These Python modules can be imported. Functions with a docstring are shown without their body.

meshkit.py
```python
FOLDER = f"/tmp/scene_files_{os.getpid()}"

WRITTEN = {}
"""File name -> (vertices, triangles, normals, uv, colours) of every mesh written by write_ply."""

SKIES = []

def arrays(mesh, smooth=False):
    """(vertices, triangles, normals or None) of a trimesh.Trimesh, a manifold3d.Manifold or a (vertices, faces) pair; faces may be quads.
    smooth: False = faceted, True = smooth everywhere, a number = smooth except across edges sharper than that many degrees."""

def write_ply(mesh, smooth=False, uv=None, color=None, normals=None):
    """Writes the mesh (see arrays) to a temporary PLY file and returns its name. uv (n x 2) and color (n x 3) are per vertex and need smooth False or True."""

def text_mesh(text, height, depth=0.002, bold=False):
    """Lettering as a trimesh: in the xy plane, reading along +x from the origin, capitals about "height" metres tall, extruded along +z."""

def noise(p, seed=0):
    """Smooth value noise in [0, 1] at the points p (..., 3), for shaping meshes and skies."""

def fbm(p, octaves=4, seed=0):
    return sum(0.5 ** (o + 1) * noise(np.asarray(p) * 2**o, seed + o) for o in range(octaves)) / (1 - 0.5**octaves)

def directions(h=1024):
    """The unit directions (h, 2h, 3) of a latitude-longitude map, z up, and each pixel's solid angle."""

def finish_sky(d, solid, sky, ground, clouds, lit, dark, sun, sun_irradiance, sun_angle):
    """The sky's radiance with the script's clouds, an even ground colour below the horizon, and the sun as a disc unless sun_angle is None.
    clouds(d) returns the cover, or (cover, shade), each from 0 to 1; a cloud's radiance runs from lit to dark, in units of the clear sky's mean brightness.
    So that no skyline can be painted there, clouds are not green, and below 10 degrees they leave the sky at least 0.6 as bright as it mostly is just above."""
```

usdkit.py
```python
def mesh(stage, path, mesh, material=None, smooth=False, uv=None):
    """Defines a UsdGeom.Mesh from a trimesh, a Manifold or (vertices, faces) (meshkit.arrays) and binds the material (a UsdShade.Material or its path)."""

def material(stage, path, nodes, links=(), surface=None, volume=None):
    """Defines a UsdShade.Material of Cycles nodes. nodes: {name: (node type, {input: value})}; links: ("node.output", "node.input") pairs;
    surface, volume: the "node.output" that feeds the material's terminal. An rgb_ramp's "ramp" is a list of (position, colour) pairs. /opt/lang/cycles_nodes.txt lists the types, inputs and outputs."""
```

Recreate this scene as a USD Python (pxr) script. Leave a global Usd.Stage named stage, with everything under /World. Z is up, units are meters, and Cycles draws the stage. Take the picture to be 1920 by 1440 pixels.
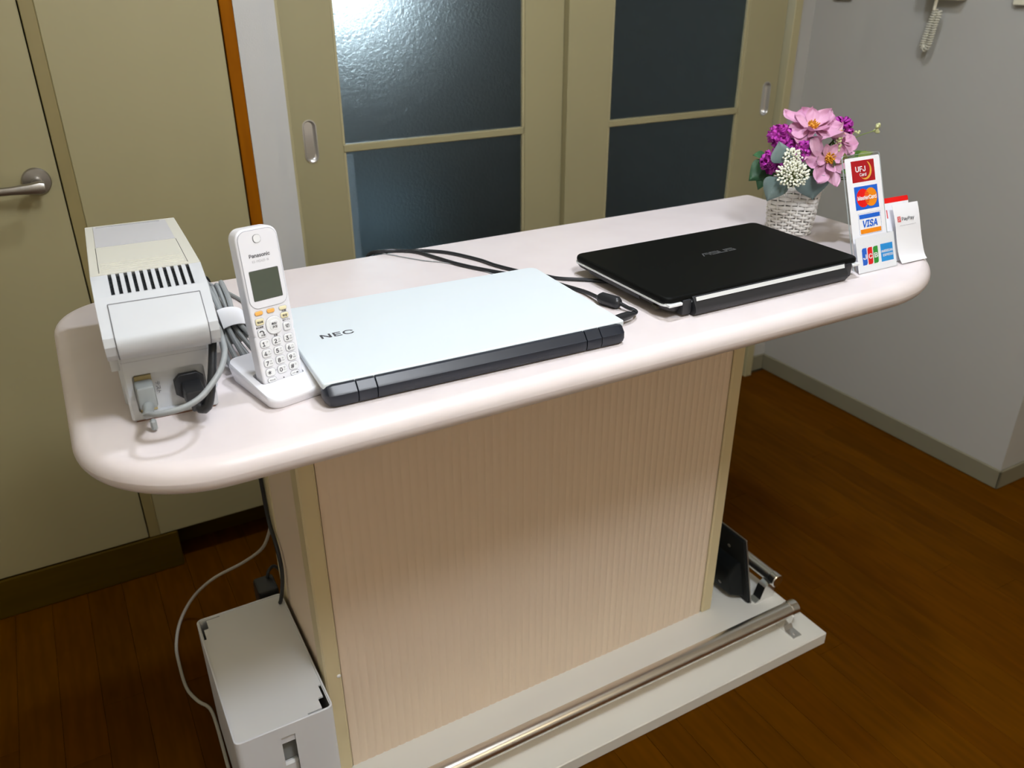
import math, random, glob, re
import numpy as np, trimesh, usdkit, meshkit
import manifold3d as m3
from shapely.geometry import Polygon, box as sbox, Point, LineString
from shapely import affinity, union_all
import shapely
from pxr import Usd, UsdGeom, UsdLux, UsdShade, Gf, Sdf, Vt

stage = Usd.Stage.CreateInMemory()
UsdGeom.SetStageUpAxis(stage, 'Z')
UsdGeom.SetStageMetersPerUnit(stage, 1.0)
UsdGeom.Xform.Define(stage, '/World')
rng = random.Random(7)
nrng = np.random.default_rng(7)
PI = math.pi

# ------------------------------------------------------------------ camera, lights, exposure
EYE = np.array([0.0, 0.0, 1.32])
YAW, PITCH, ROLL, FPX = math.radians(29.162), math.radians(-26.686), math.radians(-0.210), 1543.7
fwd = np.array([math.sin(YAW) * math.cos(PITCH), math.cos(YAW) * math.cos(PITCH), math.sin(PITCH)])
rt = np.array([math.cos(YAW), -math.sin(YAW), 0.0]); up = np.cross(rt, fwd)
rt, up = rt * math.cos(ROLL) + up * math.sin(ROLL), -rt * math.sin(ROLL) + up * math.cos(ROLL)
cam = UsdGeom.Camera.Define(stage, '/World/camera')
cam.AddTransformOp().Set(Gf.Matrix4d(*rt, 0, *up, 0, *(-fwd), 0, *EYE, 1))
cam.CreateHorizontalApertureAttr(36.0); cam.CreateVerticalApertureAttr(27.0)
cam.CreateFocalLengthAttr(FPX / 1920 * 36.0)
cam.CreateClippingRangeAttr(Gf.Vec2f(0.02, 100))
cam.CreateExposureAttr(0.0)
cam.CreateFStopAttr(6.0); cam.CreateFocusDistanceAttr(1.12)


def disk_light(name, loc, radius, power, color=(1, 1, 1)):
    l = UsdLux.DiskLight.Define(stage, '/World/' + name)
    l.CreateRadiusAttr(radius); l.CreateIntensityAttr(power); l.CreateColorAttr(Gf.Vec3f(*color))
    l.AddTranslateOp().Set(Gf.Vec3d(*loc))
    return l


LAMP_NEAR = (0.50, 0.00, 2.20)
LAMP_FAR = (0.93, 1.01, 2.372)
disk_light('unseen_far_lamp_light', LAMP_FAR, 0.068, 235.0, (0.93, 1.0, 1.14))  # out of view, placed to light the counter top from above
near = UsdLux.SphereLight.Define(stage, '/World/unseen_near_lamp_light')  # out of view above the viewer, lights the counter front and walls
near.CreateRadiusAttr(0.13); near.CreateIntensityAttr(70.0); near.CreateColorAttr(Gf.Vec3f(0.93, 1.0, 1.14))
near.AddTranslateOp().Set(Gf.Vec3d(*LAMP_NEAR))
FILL_WARM = (1.25, -1.05, 1.45)
warm = UsdLux.SphereLight.Define(stage, '/World/added_warm_fill_light')  # warm fill added behind the viewer, lifts the shaded counter front
warm.CreateRadiusAttr(0.12); warm.CreateIntensityAttr(13.0); warm.CreateColorAttr(Gf.Vec3f(1.0, 0.78, 0.46))
warm.AddTranslateOp().Set(Gf.Vec3d(*FILL_WARM))

# ------------------------------------------------------------------ helpers: naming, things, parts
used = {}


def unique(parent, name):
    n = used.get((parent, name), 0); used[(parent, name)] = n + 1
    return f'{parent}/{name}' + (f'_{n:03d}' if n else '')


def tag(prim, label=None, cat=None, group=None, kind=None):
    for k, v in (('label', label), ('category', cat), ('group', group), ('kind', kind)):
        if v: prim.SetCustomDataByKey(k, v)


def rotz(deg):
    a = math.radians(deg); return np.array([[math.cos(a), -math.sin(a), 0], [math.sin(a), math.cos(a), 0], [0, 0, 1.0]])


class Thing:
    """An Xform under /World whose children are the thing's parts, in the thing's own coordinates."""
    def __init__(s, name, label=None, cat=None, loc=(0, 0, 0), rot=0.0, group=None, kind=None):
        s.path = unique('/World', name)
        s.R = rotz(rot) if np.ndim(rot) == 0 else np.array(rot, float); s.T = np.array(loc, float)
        x = UsdGeom.Xform.Define(stage, s.path)
        M = np.eye(4); M[:3, :3] = s.R.T; M[3, :3] = s.T
        x.AddTransformOp().Set(Gf.Matrix4d(M.tolist()))
        tag(x.GetPrim(), label, cat, group, kind); s.prim = x.GetPrim()

    def local(s, p):
        return (np.asarray(p, float) - s.T) @ s.R

    def part(s, name, mesh, mat, parent=None, label=None, kind=None, smooth=35, world=False):
        path = unique(parent or s.path, name)
        v, f = vf(mesh)
        if world: v = s.local(v)
        p = usdkit.mesh(stage, path, trimesh.Trimesh(v, f, process=False), mat, smooth=smooth)
        tag(p.GetPrim(), label, None, None, kind)
        return path


def solo(name, mesh, mat, label, cat, group=None, kind=None, smooth=35):
    path = unique('/World', name)
    v, f = vf(mesh)
    p = usdkit.mesh(stage, path, trimesh.Trimesh(v, f, process=False), mat, smooth=smooth)
    tag(p.GetPrim(), label, cat, group, kind)
    return path


def struct(name, mesh, mat, smooth=False):
    return solo(name, mesh, mat, None, None, kind='structure', smooth=smooth)


# ------------------------------------------------------------------ helpers: meshes
def vf(m):
    if isinstance(m, m3.Manifold):
        t = m.to_mesh(); return np.array(t.vert_properties[:, :3], float), np.array(t.tri_verts, int)
    if isinstance(m, (tuple, list)):
        v, f = np.asarray(m[0], float), np.asarray(m[1], int)
        if f.shape[1] == 4: f = np.vstack([f[:, [0, 1, 2]], f[:, [0, 2, 3]]])
        return v, f
    return np.array(m.vertices, float), np.array(m.faces, int)


def cat(*ms):
    V, F, n = [], [], 0
    for m in ms:
        v, f = vf(m); V.append(v); F.append(f + n); n += len(v)
    return np.vstack(V), np.vstack(F)


def move(m, t=(0, 0, 0), R=None):
    v, f = vf(m)
    if R is not None: v = v @ np.asarray(R).T
    return v + np.asarray(t, float), f


def bx(x0, x1, y0, y1, z0, z1):
    m = trimesh.creation.box([x1 - x0, y1 - y0, z1 - z0]); m.apply_translation([(x0 + x1) / 2, (y0 + y1) / 2, (z0 + z1) / 2])
    return m


_sph = {}


def rbox(x0, x1, y0, y1, z0, z1, r, n=3):
    """Box with rounded edges of radius r."""
    if n not in _sph:
        a = (np.arange(n) + 0.5) / n * PI / 2 if n > 1 else np.array([PI / 4])
        a = np.linspace(0, PI / 2, n)
        pts = [(math.cos(t) * math.cos(p), math.cos(t) * math.sin(p), math.sin(t)) for t in a for p in a]
        _sph[n] = np.unique(np.round(np.array(pts), 9), axis=0)
    h = np.array([x1 - x0, y1 - y0, z1 - z0]) / 2; c = np.array([x0 + x1, y0 + y1, z0 + z1]) / 2
    r = min(r, *(h * 0.999))
    P = []
    for sx in (-1, 1):
        for sy in (-1, 1):
            for sz in (-1, 1):
                s = np.array([sx, sy, sz]); P.append(s * (_sph[n] * r + (h - r)))
    return trimesh.convex.convex_hull(np.vstack(P) + c)


def man(m):
    v, f = vf(m)
    t = trimesh.Trimesh(v, f, process=True)
    return m3.Manifold(m3.Mesh(np.asarray(t.vertices, np.float32), np.asarray(t.faces, np.uint32)))


def extr(poly, h, z0=0.0):
    """Straight extrusion of a shapely polygon along z."""
    out = []
    for g in getattr(poly, 'geoms', [poly]):
        if g.is_empty or g.area < 1e-12: continue
        m = trimesh.creation.extrude_polygon(g, h, engine='earcut'); m.apply_translation([0, 0, z0]); out.append(m)
    return cat(*out)


def rrect(x0, x1, y0, y1, r, n=6):
    return sbox(x0 + r, y0 + r, x1 - r, y1 - r).buffer(r, quad_segs=n)


def ring_loft(rings, cap=True):
    """Joins closed rings (k x n x 3), fan caps at both ends."""
    rings = [np.asarray(r, float) for r in rings]
    n, k = len(rings[0]), len(rings)
    V = np.vstack(rings); F = []
    for i in range(k - 1):
        for j in range(n):
            a, b = i * n + j, i * n + (j + 1) % n
            F += [[a, b, b + n], [a, b + n, a + n]]
    if cap:
        V = np.vstack([V, rings[0].mean(0), rings[-1].mean(0)])
        for j in range(n):
            F.append([k * n, (j + 1) % n, j]); F.append([k * n + 1, (k - 1) * n + j, (k - 1) * n + (j + 1) % n])
    return V, np.array(F)


def offset_ring(pts, d):
    """Moves a closed counter-clockwise polygon inward by d along vertex normals."""
    p = np.asarray(pts, float); e = np.roll(p, -1, 0) - p
    n = np.stack([-e[:, 1], e[:, 0]], 1); n /= np.linalg.norm(n, axis=1, keepdims=True) + 1e-15
    m = n + np.roll(n, 1, 0); m /= np.linalg.norm(m, axis=1, keepdims=True) + 1e-15
    c = (m * n).sum(1, keepdims=True)
    return p + m * d / np.maximum(c, 0.5)


def slab(poly, z0, z1, r_top=0.0, r_bot=0.0, n=4):
    """Convex outline extruded, its upper and lower edges rounded."""
    pts = np.array(poly.exterior.coords)[:-1] if hasattr(poly, 'exterior') else np.asarray(poly)
    if Polygon(pts).exterior.is_ccw is False: pts = pts[::-1]
    rings = []
    def ring(off, z):
        q = offset_ring(pts, off) if off else pts
        rings.append(np.column_stack([q, np.full(len(q), z)]))
    if r_bot:
        for i in range(n): a = i / n * PI / 2; ring(r_bot * (1 - math.sin(a)), z0 + r_bot * (1 - math.cos(a)))
        ring(0, z0 + r_bot)
    else: ring(0, z0)
    if r_top:
        for i in range(n + 1): a = i / n * PI / 2; ring(r_top * (1 - math.cos(a)), z1 - r_top + r_top * math.sin(a))
    else: ring(0, z1)
    return ring_loft(rings)


def spline(pts, step=0.004):
    """Catmull-Rom through the points."""
    p = np.asarray(pts, float)
    if len(p) == 2: return p
    q = np.vstack([2 * p[0] - p[1], p, 2 * p[-1] - p[-2]]); out = []
    for i in range(1, len(q) - 2):
        k = max(2, int(np.linalg.norm(q[i + 1] - q[i]) / step)); t = (np.arange(k) / k)[:, None]
        a, b, c, d = q[i - 1], q[i], q[i + 1], q[i + 2]
        out.append(0.5 * (2 * b + (c - a) * t + (2 * a - 5 * b + 4 * c - d) * t ** 2 + (3 * b - a - 3 * c + d) * t ** 3))
    return np.vstack(out + [q[-2:-1]])


def tube(pts, r, sides=10, smooth=True, closed=False, step=0.004, flat=1.0):
    p = spline(pts, step) if smooth else np.asarray(pts, float)
    n = len(p); R = np.broadcast_to(np.asarray(r, float), (n,)) if np.ndim(r) == 0 else np.interp(np.linspace(0, 1, n), np.linspace(0, 1, len(r)), r)
    t = np.gradient(p, axis=0)
    if closed: t = np.roll(p, -1, 0) - np.roll(p, 1, 0)
    t /= np.linalg.norm(t, axis=1, keepdims=True) + 1e-15
    ref = np.array([0, 0, 1.0]) if abs(t[0, 2]) < 0.9 else np.array([1.0, 0, 0])
    a = np.cross(t[0], ref); a /= np.linalg.norm(a); A = [a]
    for i in range(1, n):
        a = A[-1] - t[i] * (A[-1] @ t[i]); A.append(a / (np.linalg.norm(a) + 1e-15))
    A = np.array(A); B = np.cross(t, A); ang = np.arange(sides) / sides * 2 * PI
    rings = [p[i] + R[i] * (np.outer(np.cos(ang), A[i]) + flat * np.outer(np.sin(ang), B[i])) for i in range(n)]
    if closed:
        V, F = ring_loft(rings + [rings[0]], cap=False); return V, F
    return ring_loft(rings)


def lathe(profile, n=32, cap=True):
    """Revolves (radius, height) pairs about z."""
    a = np.arange(n) / n * 2 * PI
    V, F = ring_loft([np.column_stack([max(r, 1e-6) * np.cos(a), max(r, 1e-6) * np.sin(a), np.full(n, h)]) for r, h in profile], cap)
    return V, F


AX_Y = np.array([[1.0, 0, 0], [0, 0, -1], [0, 1, 0]])     # sends z to -y: a print that faces the viewer (x right, z up)


def front(m, y=0.0):
    """Geometry drawn in xy with thickness in +z is stood up: y becomes z and the thickness faces -y."""
    return move(m, (0, y, 0), AX_Y)


FONTS = glob.glob('/opt/blender-*/*/datafiles/fonts/')[0]
_txt = {}


def text(s, height, width=None, bold=0, font='Inter.woff2', center=True, slant=0.0):
    """Lettering as a shapely shape; capitals height tall, optionally stretched to a given width."""
    key = (s, bold, font)
    if key not in _txt:
        from PIL import Image, ImageDraw, ImageFont
        f = ImageFont.truetype(FONTS + font, 96)
        x0, y0, x1, y1 = f.getbbox(s, anchor='ls', stroke_width=bold)
        im = Image.new('L', (x1 - x0 + 8, y1 - y0 + 8))
        ImageDraw.Draw(im).text((4 - x0, 4 - y0), s, 255, f, anchor='ls', stroke_width=bold)
        on = np.pad(np.asarray(im) > 127, ((0, 0), (1, 1))).astype(np.int8)
        rows, st = np.nonzero(np.diff(on, axis=1) == 1); en = np.nonzero(np.diff(on, axis=1) == -1)[1]
        g = union_all(shapely.box(st, -rows - 1, en, -rows)).buffer(0.7).buffer(-0.7).simplify(0.9)
        _txt[key] = g
    g = _txt[key]
    x0, y0, x1, y1 = g.bounds
    g = affinity.translate(g, -x0, -y0)
    sy = height / (y1 - y0); sx = sy if width is None else width / (x1 - x0)
    g = affinity.scale(g, sx, sy, origin=(0, 0))
    if slant: g = affinity.affine_transform(g, [1, slant, 0, 1, 0, 0])
    if center:
        b = g.bounds; g = affinity.translate(g, -(b[0] + b[2]) / 2, -(b[1] + b[3]) / 2)
    return g


CJK = 'Noto Sans CJK Regular.woff2'

# ------------------------------------------------------------------ materials
LOOKS = '/World/Looks'
UsdGeom.Scope.Define(stage, LOOKS)


def mat(name, color, rough=0.5, metal=0.0, spec=0.5, bump=0.0, bscale=200.0, vary=0.0, vscale=6.0, vary_to=None, coat=0.0, stretch=None, **extra):
    """Principled material; vary mixes in a second tone by noise, bump adds fine grain, both in object space."""
    nodes = {'p': ('principled_bsdf', {'base_color': color, 'roughness': rough, 'metallic': metal, 'specular_ior_level': spec, 'coat_weight': coat, **extra})}
    links = []
    if vary or bump:
        nodes['g'] = ('texture_coordinate', {})
        nodes['m'] = ('mapping', {'scale': stretch or (1, 1, 1)}); links.append(('g.object', 'm.vector'))
    if vary:
        to = vary_to or tuple(c * 0.7 for c in color)
        nodes['n'] = ('noise_texture', {'scale': vscale, 'detail': 4.0}); links.append(('m.vector', 'n.vector'))
        nodes['r'] = ('rgb_ramp', {'ramp': [(0.35, color), (0.65, tuple(a + (b - a) * vary for a, b in zip(color, to)))]})
        links += [('n.fac', 'r.fac'), ('r.color', 'p.base_color')]
    if bump:
        nodes['n2'] = ('noise_texture', {'scale': bscale, 'detail': 3.0}); links.append(('m.vector', 'n2.vector'))
        nodes['b'] = ('bump', {'strength': bump, 'distance': 0.001}); links += [('n2.fac', 'b.height'), ('b.normal', 'p.normal')]
    return usdkit.material(stage, f'{LOOKS}/{name}', nodes, links, surface='p.BSDF')


M = {}
M['counter_top'] = mat('counter_top', (0.80, 0.73, 0.72), 0.34, spec=0.35, vary=0.5, vscale=14, vary_to=(0.74, 0.66, 0.65))
M['cream'] = mat('cream', (0.42, 0.37, 0.205), 0.45, vary=0.4, vscale=3, vary_to=(0.40, 0.35, 0.19))
M['cream_door'] = mat('cream_door', (0.335, 0.297, 0.160), 0.42, vary=0.3, vscale=2, vary_to=(0.318, 0.280, 0.150), stretch=(6, 6, 0.6))
M['post'] = mat('post', (0.70, 0.60, 0.37), 0.45)
M['cream_dark'] = mat('cream_dark', (0.25, 0.20, 0.08), 0.5)
M['ribbed_pink'] = mat('ribbed_pink', (0.84, 0.69, 0.54), 0.5)
M['plinth'] = mat('plinth', (0.80, 0.80, 0.75), 0.35)
M['wallpaper'] = mat('wallpaper', (0.51, 0.505, 0.48), 0.85, bump=0.25, bscale=380)
M['wall_grey'] = mat('wall_grey', (0.44, 0.43, 0.39), 0.9, bump=0.25, bscale=380)
M['ceiling'] = mat('ceiling', (0.84, 0.76, 0.58), 0.95)  # out of view; cream tone chosen for its warm bounce
M['baseboard'] = mat('baseboard', (0.22, 0.20, 0.13), 0.55, spec=0.3)
M['wood_orange'] = mat('wood_orange', (0.27, 0.085, 0.0006), 0.55, spec=0.05, vary=0.7, vscale=5, vary_to=(0.21, 0.058, 0.0005), stretch=(8, 8, 1))
M['wood_step'] = mat('wood_step', (0.072, 0.042, 0.002), 0.55, spec=0.04, vary=0.6, vscale=6, vary_to=(0.055, 0.031, 0.003), stretch=(1, 8, 8))
M['dark_gap'] = mat('dark_gap', (0.03, 0.025, 0.01), 0.8)
M['steel'] = mat('steel', (0.80, 0.79, 0.77), 0.27, 1.0)
M['steel_dull'] = mat('steel_dull', (0.38, 0.36, 0.33), 0.35, 1.0)
M['chrome'] = mat('chrome', (0.84, 0.84, 0.84), 0.20, 1.0)
M['white_plastic'] = mat('white_plastic', (0.86, 0.87, 0.88), 0.35)
M['phone_white'] = mat('phone_white', (0.86, 0.86, 0.90), 0.3)
M['key_white'] = mat('key_white', (0.86, 0.87, 0.88), 0.32)
M['key_orange'] = mat('key_orange', (0.95, 0.48, 0.12), 0.35)
M['key_yellow'] = mat('key_yellow', (0.88, 0.80, 0.52), 0.35)
M['key_line'] = mat('key_line', (0.38, 0.38, 0.42), 0.5)
M['lcd'] = mat('lcd', (0.085, 0.10, 0.075), 0.15)
M['ink_grey'] = mat('ink_grey', (0.06, 0.06, 0.07), 0.5)
M['ink_light'] = mat('ink_light', (0.42, 0.42, 0.44), 0.5)
M['printer_white'] = mat('printer_white', (0.58, 0.60, 0.62), 0.42)
M['printer_cream'] = mat('printer_cream', (0.66, 0.65, 0.57), 0.5)
M['printer_grey'] = mat('printer_grey', (0.58, 0.58, 0.60), 0.45)
M['black_plastic'] = mat('black_plastic', (0.018, 0.019, 0.022), 0.35)
M['black_mesh'] = mat('black_mesh', (0.02, 0.025, 0.028), 0.7, bump=0.8, bscale=900)
M['black_cord'] = mat('black_cord', (0.015, 0.017, 0.02), 0.4)
M['grey_cord'] = mat('grey_cord', (0.31, 0.33, 0.335), 0.45)
M['grey_plug'] = mat('grey_plug', (0.30, 0.325, 0.325), 0.5)
M['beige_cord'] = mat('beige_cord', (0.48, 0.46, 0.40), 0.5)
M['laptop_white'] = mat('laptop_white', (0.72, 0.79, 0.82), 0.45, spec=0.4)
M['laptop_hinge'] = mat('laptop_hinge', (0.012, 0.016, 0.026), 0.36)
M['laptop_black'] = mat('laptop_black', (0.004, 0.0045, 0.004), 0.5, spec=0.08)
M['laptop_body'] = mat('laptop_body', (0.02, 0.021, 0.024), 0.45)
M['silver_trim'] = mat('silver_trim', (0.85, 0.88, 0.88), 0.3, 0.15)
M['logo_grey'] = mat('logo_grey', (0.12, 0.125, 0.13), 0.35, 0.2)
M['wicker'] = mat('wicker', (0.88, 0.85, 0.79), 0.5, bump=0.3, bscale=300, stretch=(1, 1, 4))
M['filler_dark'] = mat('filler_dark', (0.10, 0.075, 0.05), 0.8)
M['box_white'] = mat('box_white', (0.76, 0.79, 0.84), 0.4)
M['lid_white'] = mat('lid_white', (0.76, 0.78, 0.80), 0.45)
M['paper'] = mat('paper', (0.90, 0.91, 0.95), 0.6)
M['intercom'] = mat('intercom', (0.72, 0.68, 0.52), 0.5)
M['coil'] = mat('coil', (0.66, 0.64, 0.52), 0.5)
for k, c in dict(red=(0.80, 0.005, 0.005), crimson=(0.40, 0.006, 0.012), orange=(0.90, 0.27, 0.004), blue=(0.012, 0.13, 0.66), sky=(0.01, 0.30, 0.75), green=(0.02, 0.32, 0.03), gold=(0.75, 0.42, 0.06), navy=(0.02, 0.09, 0.35), white=(0.85, 0.85, 0.87), coral=(0.72, 0.12, 0.12)).items():
    M['print_' + k] = mat('print_' + k, c, 0.4)


def leafmat(name, c1, c2, rough=0.5, vscale=25, trans=0.25):
    return usdkit.material(stage, f'{LOOKS}/{name}', {
        'g': ('texture_coordinate', {}), 'n': ('noise_texture', {'scale': vscale, 'detail': 3.0}), 'r': ('rgb_ramp', {'ramp': [(0.35, c1), (0.65, c2)]}),
        'p': ('principled_bsdf', {'roughness': rough}), 't': ('translucent_bsdf', {}), 'x': ('mix_closure', {'fac': trans})},
        [('g.object', 'n.vector'), ('n.fac', 'r.fac'), ('r.color', 'p.base_color'), ('r.color', 't.color'), ('p.BSDF', 'x.closure1'), ('t.BSDF', 'x.closure2')], surface='x.closure')


M['petal_pink'] = leafmat('petal_pink', (0.85, 0.52, 0.69), (0.74, 0.36, 0.56))
M['petal_purple'] = leafmat('petal_purple', (0.72, 0.09, 0.62), (0.50, 0.03, 0.44), vscale=60)
M['stamen'] = mat('stamen', (0.85, 0.42, 0.02), 0.6, vary=0.8, vscale=400, vary_to=(0.55, 0.22, 0.01))
M['leaf_dark'] = leafmat('leaf_dark', (0.05, 0.17, 0.06), (0.03, 0.10, 0.04))
M['leaf_green'] = leafmat('leaf_green', (0.12, 0.25, 0.04), (0.05, 0.14, 0.02))
M['leaf_lime'] = leafmat('leaf_lime', (0.40, 0.46, 0.14), (0.22, 0.32, 0.06))
M['leaf_grey'] = leafmat('leaf_grey', (0.25, 0.33, 0.32), (0.17, 0.25, 0.24), rough=0.6)
M['berry'] = mat('berry', (0.86, 0.86, 0.72), 0.5)
M['spray'] = mat('spray', (0.62, 0.64, 0.32), 0.5)

# figured glass of the sliding doors, and the clear acrylic of the card stand
M['figured_glass'] = usdkit.material(stage, f'{LOOKS}/figured_glass', {
    'g': ('texture_coordinate', {}), 'n': ('noise_texture', {'scale': 120.0, 'detail': 2.0, 'roughness': 0.55}),
    'b': ('bump', {'strength': 0.4, 'distance': 0.004}),
    'p': ('glass_bsdf', {'color': (0.80, 0.87, 0.90), 'roughness': 0.42, 'IOR': 1.45})},
    [('g.object', 'n.vector'), ('n.fac', 'b.height'), ('b.normal', 'p.normal')], surface='p.BSDF')
M['acrylic'] = usdkit.material(stage, f'{LOOKS}/acrylic', {
    't': ('transparent_bsdf', {'color': (0.99, 0.995, 0.995)}), 's': ('glossy_bsdf', {'color': (1, 1, 1), 'roughness': 0.05}), 'x': ('mix_closure', {'fac': 0.035})},
    [('t.BSDF', 'x.closure1'), ('s.BSDF', 'x.closure2')], surface='x.closure')
M['acrylic_edge'] = mat('acrylic_edge', (0.62, 0.68, 0.68), 0.2)
M['lamp_glow'] = usdkit.material(stage, f'{LOOKS}/lamp_glow', {'e': ('emission', {'color': (1, 0.97, 0.94), 'strength': 6.0})}, surface='e.emission')
M['back_lamp_glow'] = usdkit.material(stage, f'{LOOKS}/back_lamp_glow', {'e': ('emission', {'color': (0.86, 0.95, 1.0), 'strength': 19.0})}, surface='e.emission')  # emission of the unseen lamp behind the left sliding door

plank_mats = []
for i, (a, b) in enumerate([((0.098, 0.0325, 0.0002), (0.052, 0.0165, 0.0004)), ((0.108, 0.0360, 0.0002), (0.058, 0.0190, 0.0004)), ((0.088, 0.0290, 0.0002), (0.048, 0.0150, 0.0003)), ((0.102, 0.0325, 0.0002), (0.056, 0.0170, 0.0003))]):
    plank_mats.append(mat(f'plank_{"abcd"[i]}', a, 0.45, spec=0.02, vary=0.45, vscale=7, vary_to=b, stretch=(9, 1, 9)))

# ------------------------------------------------------------------ the room
# axes: x to the right along the counter, y away from the viewer, z up
YL, YB, XR = 1.825, 1.955, 2.153           # left door wall, sliding-door wall, right wall
CEIL = 2.40
floor = Thing('floor', kind='structure')
floor.part('floor_base', bx(-1.3, 3.3, -1.5, 4.6, -0.06, -0.006), M['dark_gap'], smooth=False)


def plank(x0, x1, y0, y1, h=0.006, c=0.0007):
    t, v = 0.0, []
    g = 0.00022
    x0, x1, y0, y1 = x0 + g, x1 - g, y0 + g, y1 - g
    r = lambda o, z: np.array([[x0 + o, y0 + o, z], [x1 - o, y0 + o, z], [x1 - o, y1 - o, z], [x0 + o, y1 - o, z]])
    V = np.vstack([r(0, -h), r(0, -c), r(c, 0.0)]); F = []
    for k in (0, 4):
        for j in range(4):
            a, b = k + j, k + (j + 1) % 4; F += [[a, b, b + 4], [a, b + 4, a + 4]]
    F += [[8, 9, 10], [8, 10, 11]]
    return V, np.array(F)


PW = 0.0755
ix0, ix1 = -13, 43
for i in range(ix0, ix1):
    xa = i * PW + 0.012
    cuts = [-1.5]; y = -1.5 + rng.uniform(0.3, 1.7)
    while y < 1.93 - 0.25: cuts.append(y); y += 1.82
    cuts.append(1.94 if xa < XR - PW else 1.025 if xa > XR - 0.01 else 1.94)
    for a, b in zip(cuts[:-1], cuts[1:]):
        if b - a > 0.02: floor.part('plank', plank(xa, xa + PW, a, b), plank_mats[rng.randrange(4)], smooth=False)

struct('ceiling', bx(-1.3, 3.3, -1.5, 4.6, CEIL, CEIL + 0.05), M['ceiling'])
M['wall_bounce'] = mat('wall_bounce', (0.82, 0.76, 0.64), 0.9)  # pale warm tone for walls out of view, bounces light onto the counter
struct('wall_behind', bx(-1.35, 3.35, -1.6, -1.5, 0, CEIL), M['wall_bounce'])
struct('wall_left', bx(-1.4, -1.3, -1.6, 1.99, 0, CEIL), M['wall_bounce'])
struct('wall_east', bx(3.3, 3.4, -1.6, 1.1, 0, CEIL), M['wall_grey'])
# right wall: a block whose outer corner stands at y = 1.04
struct('wall_right', bx(XR, 3.3, 1.04, 2.10, 0, CEIL), M['wall_grey'])


def board(x0, x1, y0, y1, z1, r=0.003):
    return rbox(x0, x1, y0, y1, 0.0, z1, r, 2)


struct('baseboard_right', board(XR - 0.008, XR, 1.032, YB, 0.060), M['baseboard'])
struct('baseboard_front', board(XR - 0.008, 3.3, 1.032, 1.04, 0.060), M['baseboard'])
struct('baseboard_back', board(2.07, XR - 0.008, YB - 0.008, YB, 0.060), M['baseboard'])
# back wall around the sliding doors
DTOP = 2.02
struct('wall_back', cat(bx(0.443, 0.479, YL + 0.02, 2.06, 0, CEIL), bx(0.479, 2.07, YB, 2.06, DTOP + 0.035, CEIL)), M['wallpaper'])
struct('wall_corner', bx(2.07, XR, YB, 2.06, 0, CEIL), M['wall_grey'])
struct('trim_1', cat(rbox(0.479, 0.512, YB - 0.012, 2.06, 0, DTOP + 0.035, 0.002, 2)), M['cream'])
struct('trim_2', cat(rbox(2.040, 2.071, YB - 0.030, 2.06, 0, DTOP + 0.035, 0.002, 2)), M['cream'])
struct('trim_3', cat(rbox(0.512, 2.040, YB - 0.012, 2.06, DTOP, DTOP + 0.035, 0.002, 2)), M['cream'])
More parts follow.
